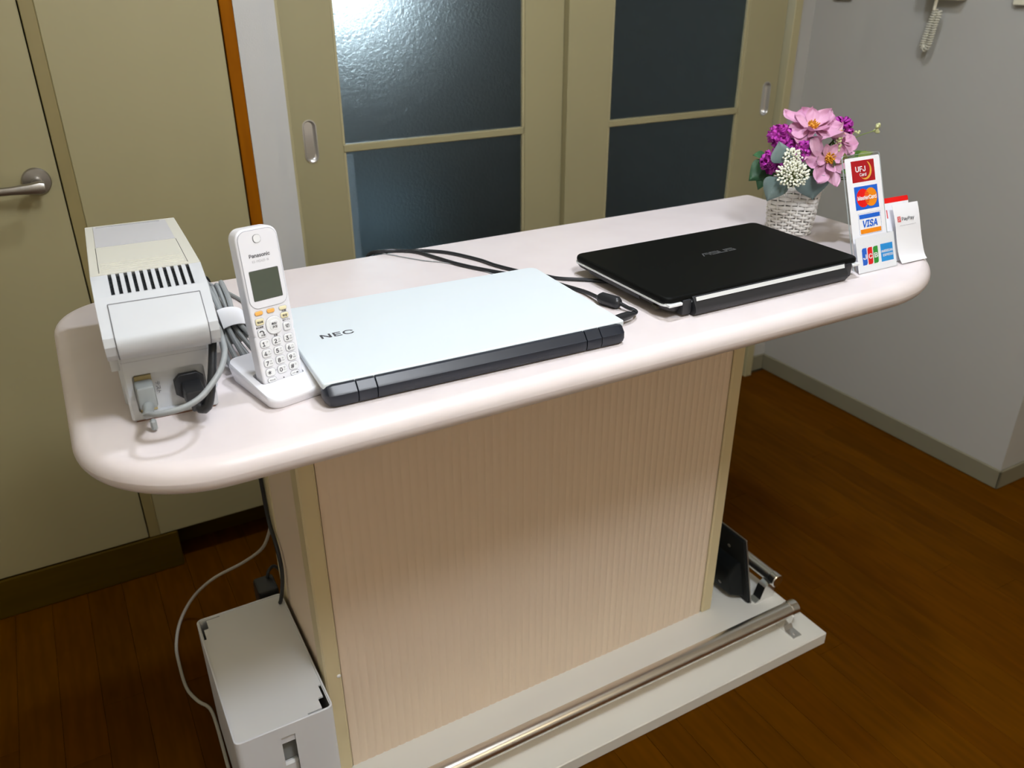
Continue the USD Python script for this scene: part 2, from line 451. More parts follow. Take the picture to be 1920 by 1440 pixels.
# left wall: door, its frame, a closet panel, a wooden post, a papered pier
struct('wall_pier', bx(0.3915, 0.445, YL, 2.06, 0, CEIL), M['wallpaper'])
struct('trim_4', rbox(0.366, 0.391, YL - 0.001, YL + 0.10, 0, CEIL, 0.0015, 2), M['wood_orange'])
struct('trim_5', rbox(0.0205, 0.04495, YL + 0.002, YL + 0.06, 0.103, CEIL, 0.0012, 2), M['cream_dark'])
struct('wall_recess', bx(-1.3, 0.392, 1.945, 1.99, 0, CEIL), M['dark_gap'])
struct('step_board', rbox(-1.3, 0.083, YL - 0.002, 1.945, 0.0, 0.102, 0.003, 2), M['wood_step'])
struct('baseboard_left', rbox(0.083, 0.392, 1.922, 1.945, 0.0, 0.10, 0.003, 2), M['wood_step'])


def pull_handle(t, x, z, h, w, y):
    """Recessed finger pull: an oblong metal cup let into the stile."""
    outer = LineString([(x, z - h / 2 + w / 2), (x, z + h / 2 - w / 2)]).buffer(w / 2, quad_segs=8)
    inner = outer.buffer(-0.0025)
    rim = t.part('pull_handle', front(extr(outer.difference(inner), 0.0016), y), M['steel'], label='oblong recessed metal finger pull')
    pts = np.array(inner.exterior.coords)[:-1]
    rings = []
    for k, (o, d) in enumerate([(0, 0.0), (0.0015, 0.006), (0.004, 0.009)]):
        q = np.array(inner.buffer(-o, quad_segs=8).exterior.coords)[:-1]
        q = np.array([np.interp(np.linspace(0, 1, 48, endpoint=False), np.linspace(0, 1, len(q) + 1), np.append(q[:, i], q[0, i])) for i in (0, 1)]).T
        rings.append(np.column_stack([q[:, 0], np.full(48, y + d), q[:, 1]]))
    V, F = ring_loft(rings); F = F[F.max(1) != len(V) - 2]
    t.part('cup', (V, F), M['steel'], parent=rim)


def sliding_door(name, x0, x1, px0, px1, zr0, zr1, yf, hx, hz):
    t = Thing(name, kind='structure')
    def cut(a): return man(a)
    stl = man(rbox(x0, px0, yf, yf + 0.024, 0.012, DTOP - 0.004, 0.0015, 2))
    slotx = LineString([(hx, hz - 0.032), (hx, hz + 0.032)]).buffer(0.0152, quad_segs=8)
    hole = man(front(extr(slotx, 0.02), yf + 0.010))
    left_has = x0 < hx < px0
    str_ = man(rbox(px1, x1, yf, yf + 0.024, 0.012, DTOP - 0.004, 0.0015, 2))
    t.part('stile', stl - hole if left_has else stl, M['cream_door'], smooth=30)
    t.part('stile', str_ if left_has else str_ - hole, M['cream_door'], smooth=30)
    t.part('rail', rbox(px0, px1, yf + 0.001, yf + 0.023, 0.012, 0.16, 0.0015, 2), M['cream_door'])
    t.part('rail', rbox(px0, px1, yf + 0.003, yf + 0.021, zr0, zr1, 0.002, 2), M['cream_door'])
    t.part('rail', rbox(px0, px1, yf + 0.001, yf + 0.023, DTOP - 0.11, DTOP - 0.004, 0.0015, 2), M['cream_door'])
    for a, b in ((0.16, zr0), (zr1, DTOP - 0.11)):
        # glazing bead: a slim step round each pane
        t.part('glazing_bead', cat(bx(px0, px0 + 0.006, yf + 0.004, yf + 0.012, a, b), bx(px1 - 0.006, px1, yf + 0.004, yf + 0.012, a, b)), M['cream'], smooth=False)
        t.part('pane', bx(px0 + 0.001, px1 - 0.001, yf + 0.0125, yf + 0.0165, a + 0.0005, b - 0.0005), M['figured_glass'], smooth=False, label='figured frosted glass pane')
    pull_handle(t, hx, hz, 0.099, 0.0335, yf)


sliding_door('door_1', 0.513, 1.2640, 0.632, 1.133, 0.929, 0.9475, YB, 0.5535, 0.963)
sliding_door('door_2', 1.2476, 2.012, 1.3857, 1.8630, 0.9285, 0.9470, YB - 0.0265, 1.967, 0.966)

# lever door on the left
d3 = Thing('door_3', kind='structure')
d3.part('door_leaf', rbox(-0.80, 0.0180, YL, YL + 0.036, 0.106, 2.05, 0.0015, 2), M['cream_door'])
d3.part('painted_gap_shade', bx(-0.8, 0.0205, YL + 0.02, YL + 0.036, 0.103, 2.06), M['dark_gap'], smooth=False)  # near-black strip paints the shade in the gap beside the leaf
hx, hz = -0.0215, 0.9625
ros = d3.part('lever_handle', move(lathe([(0.0255, 0), (0.0255, 0.005), (0.0235, 0.0075), (0.010, 0.0085), (0.0095, 0.03)], 40), (hx, YL, hz), AX_Y), M['steel_dull'], label='brushed metal lever handle with round rose')
lev = []
for k, (dx, w, h, yy) in enumerate([(0.012, 0.002, 0.004, 0.050), (0.0115, 0.009, 0.0105, 0.050), (0.004, 0.010, 0.0125, 0.050), (-0.012, 0.008, 0.0100, 0.052), (-0.045, 0.0062, 0.0075, 0.053), (-0.100, 0.0058, 0.0068, 0.050), (-0.113, 0.005, 0.006, 0.049), (-0.115, 0.001, 0.002, 0.049)]):
    a = np.arange(16) / 16 * 2 * PI
    ca, sa = np.cos(a), np.sin(a)
    q = 1.0 / np.maximum(np.abs(ca) ** 3 + np.abs(sa) ** 3, 1e-9) ** (1 / 3)
    lev.append(np.column_stack([np.full(16, hx + dx), YL - yy + w * ca * q, hz - 0.003 + h * sa * q]))
d3.part('grip', ring_loft(lev[::-1]), M['steel_dull'], parent=ros)
# tall closet panel between the door frame and the wooden post
d4 = Thing('door_4', kind='structure')
d4.part('panel', rbox(0.0450, 0.3632, YL + 0.0008, YL + 0.03, 0.104, CEIL - 0.02, 0.0015, 2), M['cream_door'])
d4.part('carcass', bx(0.0455, 0.364, YL + 0.031, 1.944, 0.1035, CEIL - 0.02), M['dark_gap'], smooth=False)

# room behind the sliding doors
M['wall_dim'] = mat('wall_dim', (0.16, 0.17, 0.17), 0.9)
struct('wall_far', bx(0.0, 3.3, 4.5, 4.6, 0, CEIL), M['wall_dim'])
struct('wall_far_left', bx(0.0, 0.1, 2.06, 4.5, 0, CEIL), M['wall_dim'])
struct('wall_far_right', bx(2.9, 3.0, 2.10, 4.5, 0, CEIL), M['wall_dim'])

# ------------------------------------------------------------------ the reception counter
ZT = 0.8813                                   # height of the counter top


def arc(cx, cy, rx, ry, a0, a1, n):
    a = np.radians(np.linspace(a0, a1, n)); return np.column_stack([cx + rx * np.cos(a), cy + ry * np.sin(a)])


outline = np.vstack([arc(-0.0426 + 0.14, 0.753 + 0.14, 0.14, 0.14, 180, 270, 22), arc(1.337 - 0.24, 0.753 + 0.22, 0.24, 0.22, 270, 360, 28),
                     arc(1.337 - 0.022, 1.325 - 0.022, 0.022, 0.022, 0, 90, 6), arc(-0.0426 + 0.09, 1.325 - 0.09, 0.09, 0.09, 90, 180, 14)])
counter = Thing('reception_counter', 'pale pink reception counter with rounded top, ribbed front panel and chrome foot rails', 'counter')
counter.part('countertop', slab(outline, ZT - 0.038, ZT, 0.019, 0.019, 8), M['counter_top'], label='glossy pale pink worktop with rounded corners')
CX0, CX1, CY0, CY1, CZ0, CZ1 = 0.217, 1.0884, 1.032, 1.308, 0.0306, ZT - 0.036
PWD = 0.028
counter.part('plinth', rbox(0.206, 1.257, 0.851, 1.49, 0.0, CZ0, 0.002, 2), M['plinth'], label='flat cream base board')
for xa, xb in ((CX0, CX0 + PWD), (CX1 - PWD, CX1)):
    for ya, yb in ((CY0, CY0 + 0.042), (CY1 - 0.042, CY1)):
        counter.part('corner_post', rbox(xa, xb, ya, yb, CZ0, CZ1, 0.003, 2), M['post'])
N = 55; px0, px1 = CX0 + PWD + 0.0012, CX1 - PWD - 0.0012
xs = np.linspace(px0, px1, N * 8 + 1); ph = (xs - px0) / (px1 - px0) * N
ys = CY0 + 0.0050 - 0.0014 * np.abs(np.sin(PI * ph)) ** 0.7
n = len(xs)
V = np.vstack([np.column_stack([xs, ys, np.full(n, CZ0)]), np.column_stack([xs, ys, np.full(n, CZ1)]), np.column_stack([xs, np.full(n, CY0 + 0.02), np.full(n, CZ1)]), np.column_stack([xs, np.full(n, CY0 + 0.02), np.full(n, CZ0)])])
F = []
for k in range(4):
    a = np.arange(n - 1) + k * n; b = np.arange(n - 1) + ((k + 1) % 4) * n
    F.append(np.column_stack([a, a + 1, b + 1, b]))
counter.part('front_panel', (V, np.vstack(F)), M['ribbed_pink'], smooth=50, label='pink front panel of fine vertical ribs')
counter.part('side_panel', bx(CX0 + 0.0015, CX0 + 0.02, CY0 + 0.0428, CY1 - 0.0428, CZ0, CZ1), M['ribbed_pink'], smooth=False)
counter.part('side_panel', bx(CX1 - 0.02, CX1 - 0.0015, CY0 + 0.0428, CY1 - 0.0428, CZ0, CZ1), M['ribbed_pink'], smooth=False)
counter.part('back_panel', bx(CX0 + PWD + 0.001, CX1 - PWD - 0.001, CY1 - 0.02, CY1 - 0.0015, CZ0, CZ1), M['ribbed_pink'], smooth=False)
counter.part('screw_cap', move(lathe([(0.0035, 0), (0.0035, 0.001), (0.002, 0.0018), (0, 0.002)], 16), (0.2400, CY0, 0.2596), AX_Y), M['white_plastic'])


def yz_prism(poly_yz, x0, x1):
    """Extrudes a polygon drawn in (y, z) along x."""
    v, f = extr(Polygon(poly_yz), x1 - x0)
    return np.column_stack([v[:, 2] + x0, v[:, 0], v[:, 1]]), f


def cyl(p0, p1, r, n=28, bevel=0.0):
    p0, p1 = np.array(p0, float), np.array(p1, float); d = p1 - p0; L = np.linalg.norm(d)
    if bevel: pts, rr = [p0, p0, p0 + d * bevel / L, p1 - d * bevel / L, p1, p1], [0.0, r - bevel, r, r, r - bevel, 0.0]
    else: pts, rr = [p0, p1], [r, r]
    d /= L; a = np.cross(d, [0, 0, 1.0] if abs(d[2]) < 0.9 else [1.0, 0, 0]); a /= np.linalg.norm(a); b = np.cross(d, a)
    an = np.arange(n) / n * 2 * PI
    return ring_loft([p + max(q, 1e-6) * (np.outer(np.cos(an), a) + np.outer(np.sin(an), b)) for p, q in zip(pts, rr)])


RY, RZ, RR = 0.905, 0.0855, 0.016
fr = counter.part('foot_rail', cyl((0.245, RY, RZ), (1.186, RY, RZ), RR), M['steel'], label='brushed metal foot rail along the front')
for xa, xb in ((0.225, 0.247), (1.184, 1.205)):
    counter.part('end_cap', cyl((xa, RY, RZ), (xb, RY, RZ), RR + 0.0015, bevel=0.002), M['chrome'], parent=fr)
for xa in (0.226, 1.166):
    counter.part('bracket', cat(yz_prism([(0.872, CZ0), (0.935, CZ0), (0.932, RZ - 0.010), (0.918, RZ - 0.004), (0.898, RZ - 0.010), (0.903, CZ0 + 0.012), (0.897, CZ0 + 0.0034), (0.872, CZ0 + 0.0030)], xa + 0.012, xa + 0.036),
                                move(lathe([(0.0035, 0), (0.003, 0.0016), (0.0001, 0.002)], 12), (xa + 0.024, 0.882, CZ0 + 0.003))), M['chrome'], parent=fr)
SX, SZ = 1.236, 0.083
sr = counter.part('foot_rail', cyl((SX, 1.000, SZ), (SX, 1.42, SZ), 0.0145), M['steel'], label='shorter foot rail along the right side')
for ya, yb in ((0.984, 1.004), (1.416, 1.436)):
    counter.part('end_cap', cyl((SX, ya, SZ), (SX, yb, SZ), 0.016, bevel=0.002), M['chrome'], parent=sr)
for ya in (0.995, 1.405):
    v, f = yz_prism([(-0.050, CZ0), (0.004, CZ0), (0.010, SZ - 0.014), (0.004, SZ - 0.006), (-0.010, SZ - 0.006), (-0.026, SZ - 0.016), (-0.036, CZ0 + 0.006), (-0.050, CZ0 + 0.003)], 0, 0.022)
    counter.part('bracket', (np.column_stack([SX + v[:, 1], ya + v[:, 0], v[:, 2]]), f[:, ::-1]), M['chrome'], parent=sr)

# ------------------------------------------------------------------ white laptop
nec = Thing('laptop', 'closed white laptop with a thick black hinge bar, beside the cordless phone', 'laptop', (0.2142, 0.8165, ZT), -2.0)
LW, LD = 0.4035, 0.2485
nec.part('base', slab(rrect(0.004, LW - 0.004, 0.006, LD - 0.006, 0.012), 0.003, 0.0185, 0.002, 0.005), M['laptop_body'])
lid_o = union_all([rrect(0, LW, 0.0, LD, 0.013), rrect(0, LW, 0.0, 0.06, 0.004)]).convex_hull
lid = nec.part('lid', slab(lid_o, 0.0193, 0.0280, 0.0022, 0.0025), M['laptop_white'], label='glossy white lid')
nec.part('lid_lip', slab(rrect(0.001, LW - 0.001, 0.001, LD - 0.001, 0.012), 0.0178, 0.0197), mat('lip_cream', (0.66, 0.64, 0.50), 0.4))
prof = np.array([(0.0125, 0.0262), (0.004, 0.0268), (-0.004, 0.0252), (-0.0105, 0.0180), (-0.0125, 0.0165), (-0.0130, 0.0085), (-0.0105, 0.0025), (-0.004, 0.0004), (0.010, 0.0004), (0.0125, 0.002)])
pc = np.array([0.006, 0.0125])
edges = [(-0.001, 0.0365), (0.0372, 0.0592), (0.0600, 0.3385), (0.3395, 0.3610), (0.3618, 0.4015)]
for k, (a, b) in enumerate(edges):
    rings = []
    for x, s in ([(a, 0.25), (a + 0.0015, 0.62), (a + 0.005, 0.88), (a + 0.011, 1.0), (b - 0.0006, 1.0), (b, 0.97)] if k == 0 else [(a, 0.97), (a + 0.0006, 1.0), (b - 0.012, 1.0), (b - 0.005, 0.88), (b - 0.0015, 0.62), (b, 0.25)] if k == 4 else [(a, 0.97), (a + 0.0006, 1.0), (b - 0.0006, 1.0), (b, 0.97)]):
        q = pc + (prof - pc) * s; rings.append(np.column_stack([np.full(len(q), x), q[:, 0], q[:, 1]]))
    nec.part('hinge_segment', ring_loft(rings), M['laptop_hinge'], smooth=30)
necR = rotz(-2.0)
for x in (0.05, 0.35): nec.part('rubber_foot', bx(x, x + 0.03, 0.22, 0.23, 0.0, 0.0035), M['black_plastic'], smooth=False)


def nec_logo(h, w):
    """Wide sans capitals with cut strokes."""
    t = text('NEC', h, w, bold=1)
    return t


p = nec.local((0.2745, 0.9455, 0.909))
nec.part('lettering', move(extr(nec_logo(0.0125, 0.0425), 0.0003), (p[0], p[1], 0.0280), rotz(1.0)), M['ink_grey'], parent=lid, label='dark grey maker lettering NEC')

# ------------------------------------------------------------------ black laptop
asu = Thing('laptop', 'closed black laptop with silver trim, in front of the flower basket', 'laptop', (0.7055, 0.8265, ZT), -0.4)
AW, AD = 0.3865, 0.2365
low = []
for o, z in ((0.026, 0.004), (0.014, 0.0075), (0.004, 0.0135), (0.001, 0.0185), (0.0, 0.0205)):
    q = np.array(rrect(o, AW - o, 0.004 + o * 0.3, AD - o, 0.014 - min(o, 0.01) * 0.3).exterior.coords)[:-1]
    low.append(np.column_stack([q, np.full(len(q), z)]))
low = [r if Polygon(r[:, :2]).exterior.is_ccw else r[::-1] for r in low]
asu.part('base', ring_loft(low), M['laptop_body'])
trim_o = rrect(-0.0008, AW + 0.0008, 0.0, AD + 0.0008, 0.0145)
asu.part('trim', slab(trim_o, 0.0195, 0.0222, 0.0006, 0.0006), M['silver_trim'], label='bright silver trim line')
asu.part('gasket', slab(rrect(0.0015, AW - 0.0015, 0.003, AD - 0.0015, 0.013), 0.0222, 0.0240), M['laptop_body'])
alid = asu.part('lid', slab(rrect(0, AW, 0.001, AD, 0.014), 0.0236, 0.0322, 0.0045, 0.002, 5), M['laptop_black'], label='matt black lid')
hp = np.array([(0.012, 0.0285), (0.002, 0.0285), (-0.0022, 0.0262), (-0.0040, 0.0228), (-0.0095, 0.014), (-0.0105, 0.008), (-0.007, 0.0022), (0.0, 0.0008), (0.02, 0.0008), (0.02, 0.0285)])
rings = []
for x, s in ((0.0465, 0.98), (0.0472, 1.0), (0.3508, 1.0), (0.3515, 0.98)):
    q = np.array([0.008, 0.014]) + (hp - np.array([0.008, 0.014])) * s; rings.append(np.column_stack([np.full(len(q), x), q[:, 0], q[:, 1]]))
asu.part('hinge_barrel', ring_loft(rings), M['laptop_body'], smooth=40)
asu.part('trim', yz_prism([(-0.0024, 0.0275), (-0.0046, 0.0226), (-0.0056, 0.0224), (-0.0036, 0.0280)], 0.050, 0.346), M['silver_trim'], smooth=False, label='long silver strip on the hinge barrel')
for xa, xb in ((0.0285, 0.0455), (0.3530, 0.3680)):
    asu.part('hinge_knuckle', rbox(xa, xb, -0.0022, 0.02, 0.003, 0.0255, 0.003, 3), M['laptop_body'])
for xa, xb in ((0.004, 0.028), (0.3685, 0.3835)):
    asu.part('trim', rbox(xa, xb, -0.0030, 0.010, 0.0192, 0.0236, 0.0010, 2), M['silver_trim'])
asu.part('port', bx(-0.0006, 0.004, 0.020, 0.030, 0.0115, 0.0160), M['dark_gap'], smooth=False)
asu.part('optical_drive', rbox(-0.0004, 0.002, 0.060, 0.190, 0.0135, 0.0192, 0.0004, 2), M['laptop_body'])
for x in (0.06, 0.31): asu.part('rubber_foot', bx(x, x + 0.03, 0.18, 0.19, 0.0, 0.0075), M['black_plastic'], smooth=False)
q0 = 0.0
A_ = union_all([Polygon([(0, 0), (1.2, 0), (4.2, 7), (10, 7), (10, 8.4), (3.4, 8.4)]), Polygon([(4.6, 5.2), (10, 5.2), (10, 0), (8.6, 0), (8.6, 3.9), (4.1, 3.9)])])
S_ = union_all([sbox(0, 7, 9, 8.4), sbox(0, 3.7, 1.4, 8.4), sbox(0, 3.7, 9, 5.0), sbox(7.6, 0, 9, 5), sbox(0, 0, 9, 1.4)])
U_ = union_all([sbox(0, 0, 1.4, 8.4), sbox(0, 0, 9, 1.4), sbox(7.6, 0, 9, 8.4)])
lg = union_all([A_, affinity.translate(S_, 11.2, 0), affinity.translate(U_, 21.4, 0), affinity.translate(S_, 31.6, 0)])
lg = affinity.scale(lg, 0.070 / 40.6, 0.0115 / 8.4, origin=(0, 0))
p = asu.local((0.8785, 0.9485, 0.913))
asu.part('lettering', move(extr(lg, 0.0003), (p[0], p[1], 0.0322), rotz(2.0)), M['logo_grey'], parent=alid, label='dim grey maker lettering ASUS')

# ------------------------------------------------------------------ receipt printer
pr = Thing('receipt_printer', 'white receipt printer at the left end of the counter, its vents and sockets facing out', 'printer', (0.0208, 0.881, ZT), -2.6)
UX0, UX1 = -0.0085, 0.1015
up_prof = [(0.006, 0.082), (-0.012, 0.0830), (-0.026, 0.0875), (-0.0345, 0.0955), (-0.0380, 0.1060), (-0.0355, 0.1150), (0.003, 0.1440), (0.044, 0.1548), (0.17, 0.1490), (0.306, 0.1405), (0.314, 0.1340), (0.316, 0.062), (0.006, 0.062)]
upper = man(yz_prism(up_prof, UX0, UX1))
# eleven vent slots cut through the sloping face
sl_w, pit = 0.0036, 0.00775
nrm = math.degrees(math.atan2(0.0108, 0.041))
slots = []
for i in range(11):
    x = UX0 + 0.0165 + i * pit
    slots.append(man(yz_prism([(0.006, 0.1465), (0.041, 0.1565), (0.047, 0.158), (0.0485, 0.150), (0.006, 0.139)], x, x + sl_w)))
for s in slots: upper = upper - s
body = pr.part('cover', upper, M['printer_white'], smooth=28, label='upper cover with a row of vent slots')
gr = [yz_prism([(0.004, 0.1395), (0.047, 0.1508), (0.047, 0.1500), (0.004, 0.1385)], UX0 + 0.014, UX1 - 0.012)]
for k in range(13):
    f0 = 0.006 + k * 0.0031
    z0 = 0.1398 + (f0 - 0.004) * 0.263
    gr.append(bx(UX0 + 0.015, UX1 - 0.013, f0, f0 + 0.0011, z0, z0 + 0.0007))
pr.part('vent_grille', cat(*gr), M['black_mesh'], smooth=False, label='black mesh behind the slots')
# top: cream lid with ribs, grey paper door behind
top_line = lambda y: 0.1548 + (y - 0.044) / 0.126 * (0.1490 - 0.1548) if y < 0.17 else 0.1490 + (y - 0.17) / 0.136 * (0.1405 - 0.1490)


def top_plate(y0, y1, x0, x1, h, z_in=0.0003):
    return yz_prism([(y0, top_line(y0) - z_in), (y1, top_line(y1) - z_in), (y1, top_line(y1) + h), (y0, top_line(y0) + h)], x0, x1)


skin = yz_prism([(0.0445, top_line(0.0445) - 0.0004), (0.17, 0.1486), (0.306, 0.1401), (0.306, 0.1410), (0.17, 0.14955), (0.0445, top_line(0.0445) + 0.0006)], UX0 + 0.0004, UX1 - 0.0004)
tp = pr.part('top_cover', skin, M['printer_cream'], smooth=28, label='slightly yellowed top cover')
pr.part('paper_door', top_plate(0.1705, 0.296, UX0 + 0.0095, UX1 - 0.0125, 0.0013), M['printer_grey'], smooth=28)
pr.part('grip_slot', top_plate(0.288, 0.2935, UX0 + 0.013, UX1 - 0.020, 0.0018), M['ink_light'], smooth=28)
hd = pr.part('hatch', top_plate(0.052, 0.1685, UX0 + 0.0095, UX1 - 0.0125, 0.0012), M['printer_cream'], smooth=28)
for k in range(4):
    y = 0.060 + k * 0.0085
    pr.part('grip_rib', top_plate(y, y + 0.0035, UX0 + 0.012, UX1 - 0.0155, 0.0020), M['printer_cream'], parent=hd, smooth=28)
for x in (UX0 + 0.0089, UX1 - 0.0123): pr.part('seam', top_plate(0.052, 0.1685, x, x + 0.0005, 0.0010), M['ink_grey'], parent=hd, smooth=False)
# flap over the nose, outlined by a fine dark gap
fl_prof = [(-0.0135, 0.0825), (-0.0265, 0.0871), (-0.0350, 0.0953), (-0.0386, 0.1060), (-0.0360, 0.1154), (-0.0045, 0.1391)]
inn = [(y + 0.002, z) for y, z in fl_prof]
fl = pr.part('front_flap', yz_prism(fl_prof + inn[::-1], UX0 + 0.0115, UX1 - 0.0105), M['printer_white'], smooth=40, label='curved flap over the rounded nose')
for x in (UX0 + 0.0110, UX1 - 0.0100):
    pr.part('seam', tube([(x, y - 0.0002, z + 0.0002) for y, z in fl_prof], 0.00035, 5, smooth=False), M['ink_grey'], parent=fl)
pr.part('seam', tube([(UX0 + 0.0110, -0.0047, 0.1393), (UX1 - 0.0100, -0.0047, 0.1393)], 0.00035, 5, smooth=False), M['ink_grey'], parent=fl)
# lower body: broad rear block, narrower socket block in front with a recessed panel
pr.part('rear_body', rbox(-0.0035, 0.0965, 0.045, 0.314, 0.0, 0.0815, 0.003, 2), M['printer_white'])
for x0, x1 in ((UX0 + 0.0005, UX0 + 0.0115), (UX1 - 0.011, UX1 - 0.0005)):
    pr.part('seam', bx(x0, x1, 0.004, 0.31, 0.0812, 0.0826), M['ink_grey'], smooth=False)
blk = man(rbox(0.0, 0.0905, 0.0, 0.06, 0.0012, 0.0835, 0.0025, 2)) - man(front(extr(rrect(0.0085, 0.0815, 0.0095, 0.0560, 0.005), 0.0062), 0.0061))
sb = pr.part('socket_panel', blk, M['printer_white'], smooth=30, label='recessed socket panel')
pr.part('seam', bx(0.0015, 0.089, -0.0002, 0.001, 0.0715, 0.0719), M['ink_light'], parent=sb, smooth=False)
pr.part('socket', cat(bx(0.0105, 0.0275, 0.0030, 0.006, 0.0105, 0.0525)), mat('socket_brass', (0.40, 0.33, 0.16), 0.5), parent=sb, smooth=False)
pr.part('foot_plate', bx(0.004, 0.0865, 0.002, 0.05, 0.0, 0.0015), mat('foot_brown', (0.20, 0.10, 0.06), 0.7), smooth=False)
for k, c in enumerate('テスト'):
    pr.part('lettering', front(move(extr(text(c, 0.0042, font=CJK), 0.0002), (0.0325, 0.0405 - k * 0.0052, 0), rotz(-90)), 0.0041), M['ink_grey'], parent=sb)

# its data cable and mains lead (each ends in the bundle behind the phone)
usb = Thing('data_cable', 'grey data cable plugged into the left socket of the receipt printer', 'cable', (0.032, 0.872, 0.900))
usb.part('plug', rbox(0.0300, 0.0485, 0.8600, 0.8835, 0.9040, 0.9300, 0.003, 3), M['grey_plug'], world=True)
usb.part('strain_relief', tube([(0.0385, 0.863, 0.9080), (0.0375, 0.8535, 0.9070), (0.0355, 0.8450, 0.9070), (0.0335, 0.8350, 0.9100)], [0.0062, 0.0056, 0.0048, 0.0040], 12), M['grey_plug'], world=True)
usb.part('latch', rbox(0.0360, 0.0425, 0.848, 0.856, 0.8835, 0.8960, 0.002, 2), M['grey_plug'], world=True)
usb.part('cord', tube([(0.0360, 0.8500, 0.9060), (0.0330, 0.8330, 0.9110), (0.0350, 0.8180, 0.9190), (0.0448, 0.8050, 0.9236), (0.0650, 0.8000, 0.9267), (0.0847, 0.8040, 0.9319), (0.1015, 0.8140, 0.9416), (0.1135, 0.8280, 0.9488), (0.1219, 0.8460, 0.9569), (0.1261, 0.8720, 0.9597), (0.1300, 0.910, 0.958), (0.1340, 0.955, 0.948), (0.1420, 1.005, 0.925)], 0.0031, 12), M['grey_cord'], world=True)
acp = Thing('mains_lead', 'black mains lead plugged into the right socket of the receipt printer', 'cable', (0.085, 0.87, 0.91))
octo = [(0.0690, 0.908), (0.0690, 0.924), (0.0755, 0.930), (0.0935, 0.930), (0.1000, 0.924), (0.1000, 0.908), (0.0935, 0.902), (0.0755, 0.902)]
acp.part('flange', (lambda v, f: (np.column_stack([v[:, 0], 0.8795 - v[:, 2], v[:, 1]]), f))(*slab([(a, b) for a, b in octo], 0.0, 0.0065, 0.001, 0.001)), M['black_plastic'], world=True)
acp.part('plug', rbox(0.0752, 0.0960, 0.8440, 0.8760, 0.9030, 0.9215, 0.003, 3), M['black_plastic'], world=True)
acp.part('grip', rbox(0.0790, 0.0860, 0.8425, 0.850, 0.8980, 0.9125, 0.0015, 2), M['black_plastic'], world=True)
acp.part('cord', tube([(0.0850, 0.8560, 0.9080), (0.0880, 0.8430, 0.9000), (0.0945, 0.8400, 0.9030), (0.1010, 0.8440, 0.9180), (0.1080, 0.8540, 0.9400), (0.1140, 0.8660, 0.9600), (0.1190, 0.8850, 0.9750), (0.1230, 0.9050, 0.9800), (0.1290, 0.9300, 0.9740), (0.1360, 0.962, 0.950), (0.142, 0.985, 0.925)], [0.0058, 0.0050, 0.0046, 0.0044, 0.0044, 0.0044, 0.0044, 0.0044, 0.0044, 0.0044], 12), M['black_cord'], world=True)

def frame(rz, tilt, roll=0.0):
    """Columns: across, backwards, up of a thing that leans back by tilt degrees."""
    a, t, r = math.radians(rz), math.radians(tilt), math.radians(roll)
    ex = np.array([math.cos(a), math.sin(a), 0]); ey = np.array([-math.sin(a), math.cos(a), 0]); ez = np.array([0, 0, 1.0])
    u, n = ey * math.sin(t) + ez * math.cos(t), ey * math.cos(t) - ez * math.sin(t)
    return np.column_stack([ex * math.cos(r) - u * math.sin(r), n, u * math.cos(r) + ex * math.sin(r)])


# ------------------------------------------------------------------ cordless phone in its charging cradle
CR = Thing('charging_cradle', 'white charging cradle that holds the cordless handset upright', 'phone cradle', (0.1845, 0.895, ZT), 12.0)
HS_T = np.array([0.1862, 0.8749, 0.897]); HS_R = frame(12.95, 8.0, 0.8)
cw, cd = 0.0385, 0.0590
def cradle_ring(k, z0, slope, r=0.013):
    q = np.array(rrect(-cw * k, cw * k, -cd * k, cd * k, r).exterior.coords)[:-1]
    if not Polygon(q).exterior.is_ccw: q = q[::-1]
    return np.column_stack([q, z0 + slope * (q[:, 1] + cd)])
crad = man(ring_loft([cradle_ring(0.90, 0.0, 0.0), cradle_ring(0.925, 0.0012, 0.0), cradle_ring(0.985, 0.0085, 0.05), cradle_ring(1.0, 0.0105, 0.075), cradle_ring(0.995, 0.0130, 0.085), cradle_ring(0.965, 0.0144, 0.090)]))
cut = move(rbox(-0.0268, 0.0268, -0.0010, 0.0262, -0.013, 0.06, 0.004, 3), HS_T, None)
cv, cf = rbox(-0.0268, 0.0268, -0.0012, 0.0262, -0.0115, 0.06, 0.004, 3).vertices, rbox(-0.0268, 0.0268, -0.0012, 0.0262, -0.0115, 0.06, 0.004, 3).faces
cv = np.asarray(cv) @ HS_R.T + HS_T
crad = crad - man((CR.local(cv), cf))
CR.part('cradle_body', crad, M['phone_white'], smooth=32)
CR.part('base_plate', slab(rrect(-cw * 0.86, cw * 0.86, -cd * 0.88, cd * 0.88, 0.011), -0.0, 0.0012), M['ink_light'], smooth=False)

hs = Thing('cordless_handset', 'white cordless phone handset standing in its charging cradle', 'telephone', HS_T, HS_R)
HW, HL = 0.0250, 0.1765
o = affinity.translate(union_all([rrect(-HW, HW, 0.05, HL, 0.012), rrect(-HW, HW, -0.0112, 0.06, 0.006)]), 0, 0)
hbv, hbf = slab(np.array(o.exterior.coords)[:-1], 0.0, 0.0185, 0.0028, 0.0015, 4)
hbody = (np.column_stack([hbv[:, 0], 0.0185 - hbv[:, 2], hbv[:, 1]]), hbf)
hs.part('body', hbody, M['phone_white'], smooth=35)


def face(poly, h, y=0.0):
    """A flat piece on the handset's front: polygon in (across, along), raised by h."""
    return front(extr(poly, h), y)


